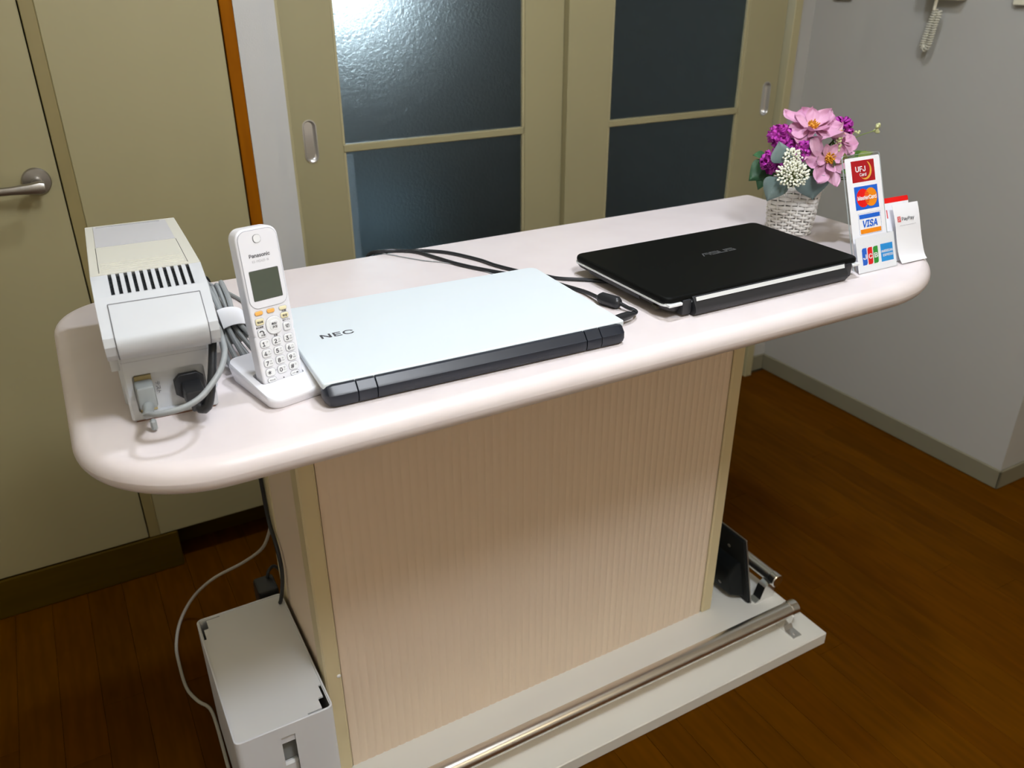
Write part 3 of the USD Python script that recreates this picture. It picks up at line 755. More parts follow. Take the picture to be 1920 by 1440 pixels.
b_o = union_all([rrect(-0.0224, 0.0224, 0.0885, HL - 0.0026, 0.0100)])
hs.part('upper_bezel', face(b_o, 0.0008), M['phone_white'], smooth=25)
hs.part('bezel_line', face(b_o.buffer(0.0006).difference(b_o.buffer(-0.0001)), 0.0003), M['key_line'], smooth=False)
ear = hs.part('earpiece', face(rrect(-0.0050, 0.0034, 0.1603, 0.1688, 0.0036), 0.0014), M['key_white'], smooth=25)
hs.part('painted_shadow', face(rrect(-0.0057, 0.0037, 0.1598, 0.1691, 0.004), 0.0010), M['ink_grey'], parent=ear, smooth=False)  # dark ring painted as the shade round the earpiece
hs.part('lettering', face(affinity.translate(text('Panasonic', 0.0042, 0.0245, bold=3), -1.2 / 1000, 0.1466), 0.0009), M['ink_grey'], smooth=False)
hs.part('lettering', face(affinity.translate(text('KX-FKD405-W', 0.0028, 0.0195), -1.1 / 1000, 0.1402), 0.0009), M['ink_light'], smooth=False)
sc = hs.part('screen', face(rrect(-0.0170, 0.0170, 0.0972, 0.1302, 0.0010), 0.0010), M['lcd'], smooth=False, label='dark grey-green display')
hs.part('screen_rim', face(rrect(-0.0174, 0.0174, 0.0968, 0.1306, 0.0012), 0.0009), M['ink_grey'], parent=sc, smooth=False)


def key(name, x, z, w, h, r, m, marks=(), lift=0.0013, label=None, shape=None):
    o = affinity.translate(shape, x, z) if shape is not None else rrect(x - w / 2, x + w / 2, z - h / 2, z + h / 2, r)
    v, f = slab(np.array(o.exterior.coords)[:-1], 0.0, lift, 0.0006, 0, 3)
    k = hs.part(name, (np.column_stack([v[:, 0], -v[:, 2], v[:, 1]]), f if Polygon(v[:4, :2]).is_empty else f), m, smooth=35, label=label)
    hs.part('key_outline', face(o.buffer(0.00042), 0.0003), M['key_line'], parent=k, smooth=False)
    for g, c in marks: hs.part('lettering', face(g, 0.00025, -lift), c, parent=k, smooth=False)
    return k


def at(g, x, z): return affinity.translate(g, x, z)


INK, INKL = M['ink_grey'], M['ink_light']
mm = 0.001
key('soft_key', -14.9 * mm, 83.3 * mm, 9.4 * mm, 4.6 * mm, 2.1 * mm, M['key_orange'], label='orange soft key')
key('soft_key', -0.6 * mm, 83.2 * mm, 9.2 * mm, 4.6 * mm, 2.1 * mm, M['key_orange'], label='orange soft key')
key('soft_key', 14.3 * mm, 83.0 * mm, 9.0 * mm, 4.2 * mm, 1.6 * mm, M['key_yellow'], label='pale yellow soft key')
key('function_key', 14.8 * mm, 74.3 * mm, 9.6 * mm, 6.2 * mm, 2.2 * mm, M['key_yellow'], [(at(text('保留', 0.0026, 0.0058, font=CJK), 14.8 * mm, 74.3 * mm), INK)], label='pale yellow function key')
key('function_key', -15.8 * mm, 73.6 * mm, 9.8 * mm, 7.4 * mm, 2.0 * mm, M['key_yellow'], [(at(text('電話帳', 0.0026, 0.0070, font=CJK), -15.6 * mm, 73.4 * mm), INK)], label='pale yellow function key')
key('function_key', 15.2 * mm, 61.2 * mm, 8.6 * mm, 9.4 * mm, 2.0 * mm, M['key_white'], [(at(text('切', 0.0044, font=CJK, bold=1), 15.4 * mm, 61.6 * mm), INK)])
hook = LineString([(-3.0, -0.6), (-2.2, 1.2), (0.2, 2.0), (2.2, 1.0), (2.9, -0.6)]).buffer(0.75)
key('function_key', -15.6 * mm, 60.2 * mm, 9.6 * mm, 8.6 * mm, 2.2 * mm, M['key_white'], [(affinity.translate(affinity.rotate(affinity.scale(hook, 0.8e-3, 0.8e-3, origin=(0, 0)), -28, origin=(0, 0)), -15.8 * mm, 61.6 * mm), INK), (at(text('外線', 0.0022, 0.0050, font=CJK), -14.9 * mm, 58.2 * mm), INK)])
for s, x, z, w in (('内線', 15.2, 79.2, 5.4), ('再ダイヤル', 16.0, 68.5, 9.0), ('着信履歴', -16.8, 67.3, 9.0), ('音量', 0.0, 54.2, 4.6)):
    hs.part('lettering', face(at(text(s, 0.0023, w * mm, font=CJK), x * mm, z * mm), 0.0002), INK, smooth=False)
ringo = rrect(-0.0097, 0.0097, -0.0101, 0.0101, 0.0088)
nv = key('navigation_ring', 0.2 * mm, 66.3 * mm, 0, 0, 0, M['key_white'], lift=0.0017, shape=ringo)
key('centre_key', 0.2 * mm, 66.5 * mm, 11.6 * mm, 11.2 * mm, 4.0 * mm, M['key_white'], [(at(text('機能/', 0.0030, 0.0066, font=CJK), 0.2 * mm, 68.3 * mm), INK), (at(text('決定', 0.0030, 0.0062, font=CJK), 0.2 * mm, 64.6 * mm), INK)], lift=0.0021)
KANA = {'1': ('ア', ''), '2': ('カ', 'ABC'), '3': ('サ', 'DEF'), '4': ('タ', 'GHI'), '5': ('ナ', 'JKL'), '6': ('ハ', 'MNO'), '7': ('マ', 'PQRS'), '8': ('ヤ', 'TUV'), '9': ('ラ', 'WXYZ'), '*': ('゛゜', ''), '0': ('ワ', 'ヲン'), '#': ('公', '')}
for r_, row in enumerate(('123', '456', '789', '*0#')):
    for c_, ch in enumerate(row):
        x, z = (c_ - 1) * 14.5 * mm, (47.7 - 11.4 * r_) * mm
        if ch == '*':
            st = union_all([affinity.rotate(sbox(-0.0003, -0.0022, 0.0003, 0.0022), a, origin=(0, 0)) for a in (0, 60, 120)])
            mk = [(at(st, x - 1.6 * mm, z), INK)]
        else: mk = [(at(text(ch, 0.0050, bold=2), x - 1.9 * mm, z), INK)]
        a, b = KANA[ch]
        if a: mk.append((at(text(a, 0.0020, font=CJK), x + 2.5 * mm, z + 1.5 * mm), INKL))
        if b: mk.append((at(text(b, 0.0013, 0.0034, font=CJK), x + 2.6 * mm, z - 1.2 * mm), INKL))
        key('number_key', x, z, 11.4 * mm, 9.0 * mm, 3.2 * mm, M['key_white'], mk)
key('bottom_key', -14.4 * mm, 4.4 * mm, 10.6 * mm, 5.0 * mm, 2.4 * mm, M['key_white'], [(at(text('キャッチ', 0.0020, 0.0066, font=CJK), -14.2 * mm, 4.4 * mm), INK)])
key('bottom_key', 14.6 * mm, 4.8 * mm, 10.8 * mm, 5.0 * mm, 2.4 * mm, M['key_white'], [(at(text('クリアー/消音', 0.0020, 0.0074, font=CJK), 14.6 * mm, 4.8 * mm), INK)])
hs.part('microphone', face(Point(0.1 * mm, 3.1 * mm).buffer(0.0008), 0.0002), INK, smooth=False)

# ------------------------------------------------------------------ cables on the counter
zc = ZT + 0.003
bun = Thing('cable_bundle', 'bundle of grey cables tied with a white paper band, between the printer and the phone', 'cable', (0.16, 1.0, ZT))
for k in range(6):
    dx = (k - 2.5) * 0.0062; dz = 0.004 + 0.006 * (k % 3); r0 = rng.uniform(-0.004, 0.004)
    bun.part('loop', tube([(0.163 + dx * 0.5 + r0, 1.165 - 0.012 * k, zc + 0.030 + dz), (0.1565 + dx, 1.115, zc + 0.052 + dz * 0.5), (0.1555 + dx * 0.9, 1.060, zc + 0.040 + dz), (0.1545 + dx * 0.7, 1.012, zc + 0.030 + dz), (0.158 + dx * 1.1, 0.980, zc + 0.016 + dz), (0.166 + dx * 1.5, 0.955, zc + 0.003 + dz * 0.4)], 0.0033, 10), M['grey_cord'], world=True)
bun.part('loop', tube([(0.130, 1.150, zc + 0.03), (0.150, 1.185, zc + 0.035), (0.170, 1.165, zc + 0.032), (0.176, 1.115, zc + 0.028), (0.168, 1.050, zc + 0.030), (0.160, 1.01, zc + 0.03)], 0.0033, 10), M['grey_cord'], world=True)
bun.part('black_loop', tube([(0.150, 1.05, zc + 0.028), (0.163, 1.010, zc + 0.034), (0.180, 1.000, zc + 0.030), (0.196, 0.995, zc + 0.018), (0.205, 0.990, zc + 0.006)], 0.0048, 10), M['black_cord'], world=True)
a = np.linspace(0, 2 * PI, 36, endpoint=False)
tr_ = []
tdir = np.array([0.10, -0.93, -0.35]); tdir /= np.linalg.norm(tdir)
sx_ = np.cross(tdir, [0, 0, 1.0]); sx_ /= np.linalg.norm(sx_); sz_ = np.cross(sx_, tdir)
tc = np.array([0.1585, 1.012, zc + 0.0365])
for off, rr_ in ((-0.017, 0.0), (-0.017, 1.0), (0.017, 1.0), (0.017, 0.0)):
    k = 1.0 if rr_ else 0.94
    tr_.append(tc + off * tdir + k * (np.outer(0.0235 * np.cos(a), sx_) + np.outer(0.0165 * np.sin(a), sz_)))
bun.part('paper_band', ring_loft(tr_ + [tr_[0]], cap=False), M['paper'], world=True, smooth=40, label='white paper band')
solo('thin_cable', tube([(0.165, 1.330, zc - 0.03), (0.176, 1.3290, zc + 0.002), (0.1800, 1.3137, zc), (0.1817, 1.2914, zc), (0.1940, 1.2533, zc), (0.2019, 1.2254, zc), (0.2100, 1.188, zc), (0.216, 1.13, zc), (0.215, 1.06, zc), (0.205, 0.985, zc)], 0.0026, 8), M['grey_cord'], 'thin grey cable from the counter back edge to behind the phone', 'cable')
solo('thin_cable', tube([(0.150, 1.235, zc - 0.0008), (0.1762, 1.2142, zc - 0.0008), (0.1841, 1.197, zc - 0.0008), (0.1916, 1.1742, zc - 0.0008), (0.2018, 1.1443, zc - 0.0008), (0.208, 1.09, zc - 0.0008), (0.206, 1.03, zc - 0.0008)], 0.0021, 8), M['beige_cord'], 'thin beige cable lying just in front of the thin grey one', 'cable')
solo('short_cable', tube([(0.140, 1.26, zc), (0.158, 1.300, zc + 0.001), (0.174, 1.318, zc + 0.001), (0.186, 1.332, zc - 0.006), (0.190, 1.334, zc - 0.05)], 0.0031, 8), M['black_cord'], 'black cable slipping over the back edge beside the receipt printer', 'cable')

pc1 = Thing('laptop_charger_cable', 'black power cord with a ferrite core plugged into the white laptop', 'cable', (0.60, 1.13, ZT))
zl = ZT + 0.0032
pc1.part('cord', tube([(0.4450, 1.338, ZT - 0.06), (0.4560, 1.334, ZT - 0.008), (0.4770, 1.3118, zl + 0.001), (0.5009, 1.3062, zl), (0.5271, 1.283, zl), (0.5435, 1.2381, zl), (0.5621, 1.1848, zl), (0.5935, 1.1263, zl), (0.624, 1.082, zl), (0.6470, 1.043, zl), (0.6590, 1.0077, zl), (0.6660, 0.9870, zl), (0.6680, 0.9640, zl + 0.002), (0.6668, 0.9400, zl + 0.004), (0.6660, 0.9290, zl + 0.004)], 0.0031, 10), M['black_cord'], world=True)
pc1.part('ferrite_core', tube([(0.6662, 0.9320, zl + 0.0062), (0.6664, 0.9300, zl + 0.0062), (0.6672, 0.9250, zl + 0.0062), (0.6760, 0.8990, zl + 0.0062), (0.6775, 0.8950, zl + 0.0062), (0.6780, 0.8930, zl + 0.0062)], [0.0030, 0.0060, 0.0092, 0.0092, 0.0060, 0.0030], 14, smooth=False), M['black_plastic'], world=True, label='black ferrite core')
pc1.part('cord', tube([(0.6778, 0.8945, zl + 0.0062), (0.6825, 0.8810, zl + 0.003), (0.6830, 0.8680, zl + 0.004), (0.6775, 0.8560, zl + 0.006), (0.6680, 0.8500, zl + 0.0072), (0.6560, 0.8490, zl + 0.0075)], 0.0029, 10), M['black_cord'], world=True)
pc1.part('plug', tube([(0.6690, 0.8500, zl + 0.0072), (0.6600, 0.8490, zl + 0.0075), (0.6480, 0.8470, zl + 0.0075), (0.6340, 0.8440, zl + 0.0075)], [0.0032, 0.0056, 0.0062, 0.0062], 12, smooth=False), M['black_plastic'], world=True)
for k in range(4): pc1.part('ridge', tube([(0.6715 - 0.0028 * k, 0.8528 - 0.0010 * k, zl + 0.0070), (0.6701 - 0.0028 * k, 0.8521 - 0.0010 * k, zl + 0.0071)], 0.0037, 10, smooth=False), M['black_plastic'], world=True)
solo('laptop_charger_cable', tube([(0.4850, 1.338, ZT - 0.06), (0.4900, 1.333, ZT - 0.006), (0.5125, 1.2978, zl), (0.5464, 1.2792, zl), (0.5749, 1.2493, zl), (0.6005, 1.1941, zl), (0.6110, 1.1543, zl), (0.6217, 1.1261, zl), (0.6370, 1.093, zl), (0.6571, 1.063, zl), (0.6641, 1.0501, zl), (0.6760, 1.0375, zl), (0.7024, 1.0166, zl), (0.730, 0.990, zl)], 0.0029, 10), M['black_cord'], 'black power cord running under the left corner of the black laptop', 'cable')
solo('thin_cable', tube([(0.463, 1.336, ZT - 0.04), (0.468, 1.330, ZT - 0.004), (0.4824, 1.2997, ZT + 0.0012), (0.4993, 1.2722, ZT + 0.0012), (0.5225, 1.2371, ZT + 0.0012), (0.5483, 1.2095, ZT + 0.0012), (0.5800, 1.15, ZT + 0.0012), (0.597, 1.10, ZT + 0.0012)], 0.0009, 6), M['grey_cord'], 'hair-thin grey wire beside the black cords on the counter', 'cable')

# ------------------------------------------------------------------ card sign in an acrylic holder
sg = Thing('card_sign', 'tall acrylic stand with credit card marks, at the right corner of the black laptop', 'sign', (1.0996, 0.8254, ZT), frame(0, 20))
def plate(x0, x1, z0, z1, y, th, r=0.002): return front(extr(rrect(x0, x1, z0, z1, r), th), y + th)
sg.part('back_plate', plate(0.0060, 0.0935, 0.0022, 0.1895, 0.0150, 0.0018, 0.005), M['acrylic'], smooth=False, label='clear acrylic back plate')
bo_ = rrect(0.0060, 0.0935, 0.0022, 0.1895, 0.005)
sg.part('plate_edge', front(extr(bo_.difference(bo_.buffer(-0.0006)), 0.0018), 0.0168), M['acrylic_edge'], smooth=False, label='bright cut edge of the acrylic')
sg.part('insert', plate(0.0085, 0.0890, 0.004, 0.1845, 0.0130, 0.0006, 0.003), M['paper'], smooth=False, label='white printed insert')
pk = sg.part('front_pocket', plate(0.0000, 0.0920, 0.0, 0.0590, -0.0012, 0.0016, 0.002), M['acrylic'], smooth=False, label='clear acrylic front pocket')
sg.part('pocket_card', plate(0.0010, 0.0912, 0.0015, 0.0580, 0.0018, 0.0006, 0.0015), M['paper'], smooth=False, label='white card in the pocket')
sg.part('bottom_strip', rbox(0.0, 0.092, 0.0, 0.018, 0.0, 0.0022, 0.001, 2), M['acrylic'], smooth=False)
sg.part('side_edge', bx(0.0905, 0.0920, 0.002, 0.0150, 0.002, 0.058), M['acrylic_edge'], smooth=False)
YI, YP = 0.0130, 0.0


def logo(nm, y, layers, label):
    first = None
    for k, (g, c) in enumerate(layers):
        m = front(extr(g, 0.00012), y - 0.00014 * k)
        if first is None: first = sg.part('card_mark', m, M['print_' + c], smooth=False, label=label)
        else: sg.part('print', m, M['print_' + c], parent=first, smooth=False)


moon = Point(0.0530, 0.1630).buffer(0.0150).difference(Point(0.0500, 0.1645).buffer(0.0141)).intersection(sbox(0.036, 0.147, 0.0745, 0.176))
logo('ufj', YI, [(sbox(0.0215, 0.1450, 0.0750, 0.1790), 'crimson'), (moon, 'gold'), (at(text('UFJ', 0.0088, 0.0235, bold=3), 0.0420, 0.1655), 'white'), (at(text('Card', 0.0052, 0.0155, bold=2), 0.0465, 0.1565), 'white')], 'crimson card mark with a gold crescent')
mc1, mc2 = Point(0.0415, 0.1195).buffer(0.0148), Point(0.0600, 0.1195).buffer(0.0148)
comb = union_all([sbox(0.0460, 0.1105 + 0.0026 * k, 0.0555, 0.1105 + 0.0026 * k + 0.0013) for k in range(8)]).intersection(mc1).intersection(mc2)
lens = mc1.intersection(mc2)
logo('mc', YI, [(sbox(0.0230, 0.1010, 0.0775, 0.1382), 'blue'), (mc1, 'red'), (mc2, 'orange'), (comb, 'red'), (at(text('MasterCard', 0.0068, 0.0440, bold=3), 0.0505, 0.1195), 'white')], 'blue card mark with red and orange discs')
vf_ = sbox(0.0262, 0.0610, 0.0788, 0.0948)
logo('visa', YI, [(vf_.difference(vf_.buffer(-0.0003)), 'navy'), (sbox(0.0282, 0.0865, 0.0768, 0.0932), 'blue'), (sbox(0.0282, 0.0625, 0.0768, 0.0695), 'orange'), (at(text('VISA', 0.0115, 0.0360, bold=3, slant=0.2), 0.0520, 0.0780), 'blue')], 'white card mark with blue and orange bars')
bars = []
for k, c in enumerate(('blue', 'red', 'green')):
    x = 0.0126 + k * 0.0130
    b = union_all([rrect(x, x + 0.0110, 0.0132, 0.0405, 0.0040), sbox(x, 0.0132, x + 0.005, 0.026), sbox(x + 0.006, 0.027, x + 0.0110, 0.0405)])
    bars.append((b, c))
logo('jcb', YP + 0.0018, bars + [(at(text(s, 0.0082, 0.0082, bold=3), 0.0180 + k * 0.0130, 0.0262), 'white') for k, s in enumerate('JCB')], 'blue, red and green card mark')
am = union_all([sbox(0.0568, 0.0268 + 0.0, 0.0855, 0.0271)])
logo('amex', YP + 0.0018, [(sbox(0.0566, 0.0128, 0.0856, 0.0415), 'sky'), (at(text('AMERICAN', 0.0042, 0.0272, bold=3), 0.0711, 0.0293), 'white'), (at(text('EXPRESS', 0.0042, 0.0235, bold=3), 0.0725, 0.0228), 'white')], 'sky blue square card mark')

pp = Thing('payment_card', 'small white payment stand card with a grey brand name, right of the tall card sign', 'sign', (1.2029, 0.8279, ZT), frame(-1, 24))
o = rrect(-0.0010, 0.0605, 0.0015, 0.0985, 0.003)
rows = []
for z in np.linspace(0.0012, 0.0985, 26):
    bend = -0.0035 * max(0, (0.016 - z) / 0.016) ** 2 + 0.0018 * math.sin(z * 60)
    rows.append([(-0.0010 + 0.0006 * math.sin(z * 45), bend, z), (0.0612 + 0.0010 * math.sin(z * 70), bend + 0.0008, z)])
rows = np.array(rows); nr = len(rows)
V = np.vstack([rows[:, 0], rows[:, 1], rows[:, 1] + [0, 0.0005, 0], rows[:, 0] + [0, 0.0005, 0]]); F = []
for k in range(4):
    for i in range(nr - 1):
        a0, b0 = k * nr + i, ((k + 1) % 4) * nr + i; F.append([a0, b0, b0 + 1, a0 + 1])
F.append([0, 3 * nr, 2 * nr, nr]); F.append([nr - 1, 2 * nr - 1, 3 * nr - 1, 4 * nr - 1])
crd = pp.part('card', (V, np.array(F)), M['paper'], smooth=40)
lgp = rrect(0.0050, 0.0125, 0.0690, 0.0785, 0.0012).difference(union_all([sbox(0.0068, 0.0755, 0.0107, 0.0766), sbox(0.0096, 0.0722, 0.0107, 0.0766), sbox(0.0068, 0.0722, 0.0107, 0.0732), sbox(0.0068, 0.0690, 0.0078, 0.0732)]))
pp.part('print', front(extr(lgp, 0.0002), -0.0020), M['print_coral'], parent=crd, smooth=False, label='red brand mark')
pp.part('print', front(extr(at(text('PayPay', 0.0070, 0.0300), 0.0302, 0.0728), 0.0002), -0.0020), M['ink_grey'], parent=crd, smooth=False)
pp.part('print', front(extr(sbox(0.0085, 0.0628, 0.0480, 0.0632), 0.0002), -0.0016), M['ink_light'], parent=crd, smooth=False)
pp.part('easel', cat(yz_prism([(0.001, 0.090), (0.0465, -0.0165 + 0.003), (0.0480, -0.0165 + 0.003), (0.0022, 0.091)], 0.018, 0.042)), M['paper'], smooth=False)
rc = Thing('payment_card', 'white card with a broad red top band, standing behind the small payment card', 'sign', (1.1990, 0.8400, ZT), frame(-2, 24))
cc = rc.part('card', plate(-0.0100, 0.0560, 0.0015, 0.1075, 0.0, 0.0006, 0.002), M['paper'], smooth=False)
rc.part('print', front(extr(union_all([rrect(-0.0100, 0.0560, 0.0990, 0.1075, 0.002), sbox(-0.0100, 0.0990, 0.0560, 0.1045)]), 0.0002), -0.0001), M['print_red'], parent=cc, smooth=False, label='red top band')
rc.part('print', front(extr(sbox(0.0005, 0.074, 0.0030, 0.088), 0.0002), -0.0001), M['print_coral'], parent=cc, smooth=False)

# ------------------------------------------------------------------ basket of artificial flowers
BC = np.array([1.193, 1.068, ZT]); BROT = 40.6
bk = Thing('wicker_basket', 'small white wicker basket holding the artificial flowers', 'basket', BC, BROT)
BH = 0.0865


def bpath(n, half, e=5.0, ph=0.0):
    a = (np.arange(n) + ph) / n * 2 * PI; c, s = np.cos(a), np.sin(a)
    q = half / (np.abs(c) ** e + np.abs(s) ** e) ** (1 / e)
    return np.column_stack([q * c, q * s]), np.column_stack([c, s])


bhalf = lambda z: 0.0370 + 0.0090 * z / BH
NS = 24
for i in range(NS):
    pts = []
    for z in np.linspace(0.002, BH - 0.001, 7):
        p_, d_ = bpath(NS, bhalf(z)); pts.append((p_[i, 0], p_[i, 1], z))
    bk.part('stake', tube(pts, 0.0016, 6), M['wicker'])
zrow, i = 0.003, 0
while zrow < BH - 0.004:
    wide = zrow > 0.047
    h = 0.0078 if wide else 0.0047
    n = NS * 6; p_, d_ = bpath(n, bhalf(zrow), 5.0)
    w = np.cos(np.arange(n) / n * 2 * PI * NS / 2 + (PI if i % 2 else 0)) * (0.0016 if wide else 0.0026)
    jz = 0.0006 * np.sin(np.arange(n) / n * 2 * PI * 3 + i * 1.7)
    P = np.column_stack([p_ + d_ * w[:, None], zrow + h / 2 + jz])
    # an oval strand: taller than thick
    t_ = np.roll(P, -1, 0) - np.roll(P, 1, 0); t_[:, 2] = 0; t_ /= np.linalg.norm(t_, axis=1, keepdims=True)
    nn = np.column_stack([t_[:, 1], -t_[:, 0], np.zeros(n)]); ang = np.arange(8) / 8 * 2 * PI
    hh = h * (0.47 if wide else 0.5)
    rings = [P + nn * 0.0016 * math.cos(q) + np.array([0, 0, hh * math.sin(q)]) for q in ang]
    G = np.stack(rings, 1); V = G.reshape(-1, 3); F = []
    I, J = np.meshgrid(np.arange(n), np.arange(8), indexing='ij')
    F = np.stack([I * 8 + J, ((I + 1) % n) * 8 + J, ((I + 1) % n) * 8 + (J + 1) % 8, I * 8 + (J + 1) % 8], -1).reshape(-1, 4)
    bk.part('weave_row', (V, F[:, ::-1]), M['wicker'], smooth=True)
    zrow += h * (1.0 if wide else 1.06); i += 1
for k, (r_, z_) in enumerate(((0.0022, BH - 0.001), (0.0022, BH + 0.002))):
    p_, d_ = bpath(96, bhalf(BH) + 0.0012 - 0.001 * k, 5.0)
    w = 0.0012 * np.sin(np.arange(96) / 96 * 2 * PI * 24 + k * PI)
    bk.part('rim_strand', tube(np.column_stack([p_ + d_ * w[:, None], np.full(96, z_) + w * 0.6]), r_, 8, smooth=False, closed=True), M['wicker'], smooth=True)
p_, _ = bpath(48, 1.0)
dark_filler = ring_loft([np.column_stack([p_ * (bhalf(z) - 0.0042), np.full(48, z)]) for z in (0.001, 0.03, 0.07)])
bk.part('dark_filler', dark_filler, M['filler_dark'], smooth=False, label='added dark filling inside the basket, blocking the view through the weave')  # added core, only there to close the view through the weave
bk.part('base', slab(p_ * 0.036, 0.0, 0.003), M['wicker'], smooth=False)


def basis(n, spin=0.0):
    n = np.asarray(n, float) / np.linalg.norm(n)
    a = np.cross([0, 0, 1.0], n) if abs(n[2]) < 0.98 else np.array([1.0, 0, 0]); a /= np.linalg.norm(a); b = np.cross(n, a)
    c, s = math.cos(spin), math.sin(spin)
    return np.column_stack([a * c + b * s, -a * s + b * c, n])


def blade(L, W, cup=0.2, curl=0.3, ripple=0.0, seed=0, tip=1.4, base=0.18, notch=0.0, pw=0.75, nu=9, nv=7, thick=0.0004):
    """A petal or leaf: grows along +x from the origin, bends up (+z); a thin closed sheet."""
    r = np.random.default_rng(seed); f1, f2 = r.uniform(0, 6, 2)
    u = np.linspace(0, 1, nu)[:, None]; v = np.linspace(-1, 1, nv)[None, :]
    wid = W / 2 * (base * (1 - u) + np.sin(PI * np.clip(u, 0, 1) ** tip) ** pw * (1 - base * 0.3)) * np.where(u > 0.999, 0.12, 1)
    x = L * u * (1 + 0 * v) - notch * L * (u ** 4) * (1 - np.abs(v)) * 0.5
    y = wid * v
    z = cup * W * (v ** 2) * u + curl * L * u ** 2 + ripple * W * np.sin(5 * v + f1 + 6 * u) * u ** 1.5 + ripple * W * 0.6 * np.sin(9 * u + f2) * np.abs(v)
    P = np.stack([x, y + 0 * u, z], -1).reshape(-1, 3)
    nf = []
    for i in range(nu - 1):
        for j in range(nv - 1):
            a_ = i * nv + j; nf += [[a_, a_ + nv, a_ + nv + 1], [a_, a_ + nv + 1, a_ + 1]]
    nf = np.array(nf)
    bot = P - [0, 0, thick]
    n0 = len(P); rim = [j for j in range(nv)] + [i * nv + nv - 1 for i in range(1, nu)] + [(nu - 1) * nv + j for j in range(nv - 2, -1, -1)] + [i * nv for i in range(nu - 2, 0, -1)]
    sd = []
    for a_, b_ in zip(rim, rim[1:] + rim[:1]): sd += [[a_, a_ + n0, b_ + n0], [a_, b_ + n0, b_]]
    return np.vstack([P, bot]), np.vstack([nf, nf[:, ::-1] + n0, np.array(sd)])


ROOT = np.array([1.193, 1.068, ZT + 0.062])


def stem(t, c, m='leaf_green', r=0.0014, root=None):
    root = ROOT + np.array([rng.uniform(-0.018, 0.018), rng.uniform(-0.018, 0.018), 0]) if root is None else np.array(root)
    c = np.array(c, float); mid = (root + c) / 2 + np.array([0, 0, 0.012])
    t.part('stem', tube([root, mid, c], r, 6), M[m], world=True)


VIEW = np.array([-0.62, -0.66, 0.42])         # roughly towards the room's open side, where the arrangement faces


def cosmos(c, n, radius, label, petals=8, seed=1, spin=0.0, droop=None, skip=()):
    c = np.array(c, float); t = Thing('pink_flower', label, 'flower', c, group='pink flowers in the basket')
    B = basis(n, spin); r = np.random.default_rng(seed)
    for k in range(petals):
        if k in skip: continue
        L = radius * r.uniform(0.88, 1.1); w = radius * r.uniform(0.56, 0.74)
        v, f = blade(L, w, cup=0.10 + r.uniform(-0.04, 0.1), curl=r.uniform(-0.22, 0.26), ripple=0.11, seed=seed * 50 + k, tip=1.5, notch=0.10, nu=13, nv=9)
        v = v @ rotz(360 / petals * k + r.uniform(-9, 9)).T
        v = v + [0, 0, 0.0016 * (k % 2)]
        t.part('petal', (v @ B.T + c, f), M['petal_pink'], world=True, smooth=60)
    for k in range(5):
        L = radius * r.uniform(0.50, 0.66)
        v, f = blade(L, L * r.uniform(0.55, 0.75), cup=0.22, curl=r.uniform(0.25, 0.5), ripple=0.10, seed=seed * 70 + k, tip=1.5, notch=0.10, nu=11, nv=9)
        v = v @ rotz(72 * k + 20 + r.uniform(-15, 15)).T + [0, 0, 0.0035]
        t.part('petal', (v @ B.T + c, f), M['petal_pink'], world=True, smooth=60)
    core = [move(trimesh.creation.icosphere(2, 0.0075), (0, 0, 0.002))]
    core[0][0][:, 2] = core[0][0][:, 2] * 0.6
    for k in range(46):
        a_, q = r.uniform(0, 2 * PI), 0.0105 * math.sqrt(r.uniform(0.05, 1))
        core.append(tube([(q * 0.6 * math.cos(a_), q * 0.6 * math.sin(a_), 0.002), (q * math.cos(a_), q * math.sin(a_), 0.0085 + r.uniform(0, 0.005))], [0.0005, 0.0011], 5, smooth=False))
    v, f = cat(*core)
    t.part('stamens', (v @ B.T + c, f), M['stamen'], world=True, smooth=60)
    stem(t, c - B[:, 2] * 0.003)
    return t


cosmos((1.1950, 1.050, 1.0690), (-0.25, -0.35, 0.90), 0.056, 'large pale pink flower with yellow stamens at the top of the bouquet', 8, 3, 0.2)
cosmos((1.1863, 1.000, 1.0246), (-0.30, -0.92, 0.36), 0.046, 'pale pink flower with orange stamens facing forward in mid bouquet', 7, 11, 0.55, skip=(1,))
cosmos((1.2560, 1.045, 1.0480), (0.35, -0.62, 0.55), 0.050, 'pale pink flower behind the top of the card sign', 7, 23, 0.3)


def pompon(c, radius, label, seed):
    c = np.array(c, float); t = Thing('purple_flower', label, 'flower', c, group='purple flowers in the basket'); r = np.random.default_rng(seed)
    n = VIEW + r.uniform(-0.3, 0.3, 3); B = basis(n); out = []
    for k in range(64):
        el = math.acos(1 - 1.25 * (k + 0.5) / 64); az = k * 2.39996
        d = np.array([math.sin(el) * math.cos(az), math.sin(el) * math.sin(az), math.cos(el)])
        v, f = blade(radius * 0.62, radius * 0.50, cup=0.35, curl=0.25, ripple=0.12, seed=seed * 100 + k, tip=1.6, nu=5, nv=5)
        Bp = basis(np.cross(d, r.uniform(-1, 1, 3)), 0); ex_ = d; ey_ = Bp[:, 2]; ez_ = np.cross(ex_, ey_)
        out.append((v @ np.column_stack([ex_, ey_, ez_]).T + d * radius * 0.42, f))
    v, f = cat(*out)
    t.part('petals', (v @ B.T + c, f), M['petal_purple'], world=True, smooth=60, label='ruffled purple petals')
    stem(t, c)


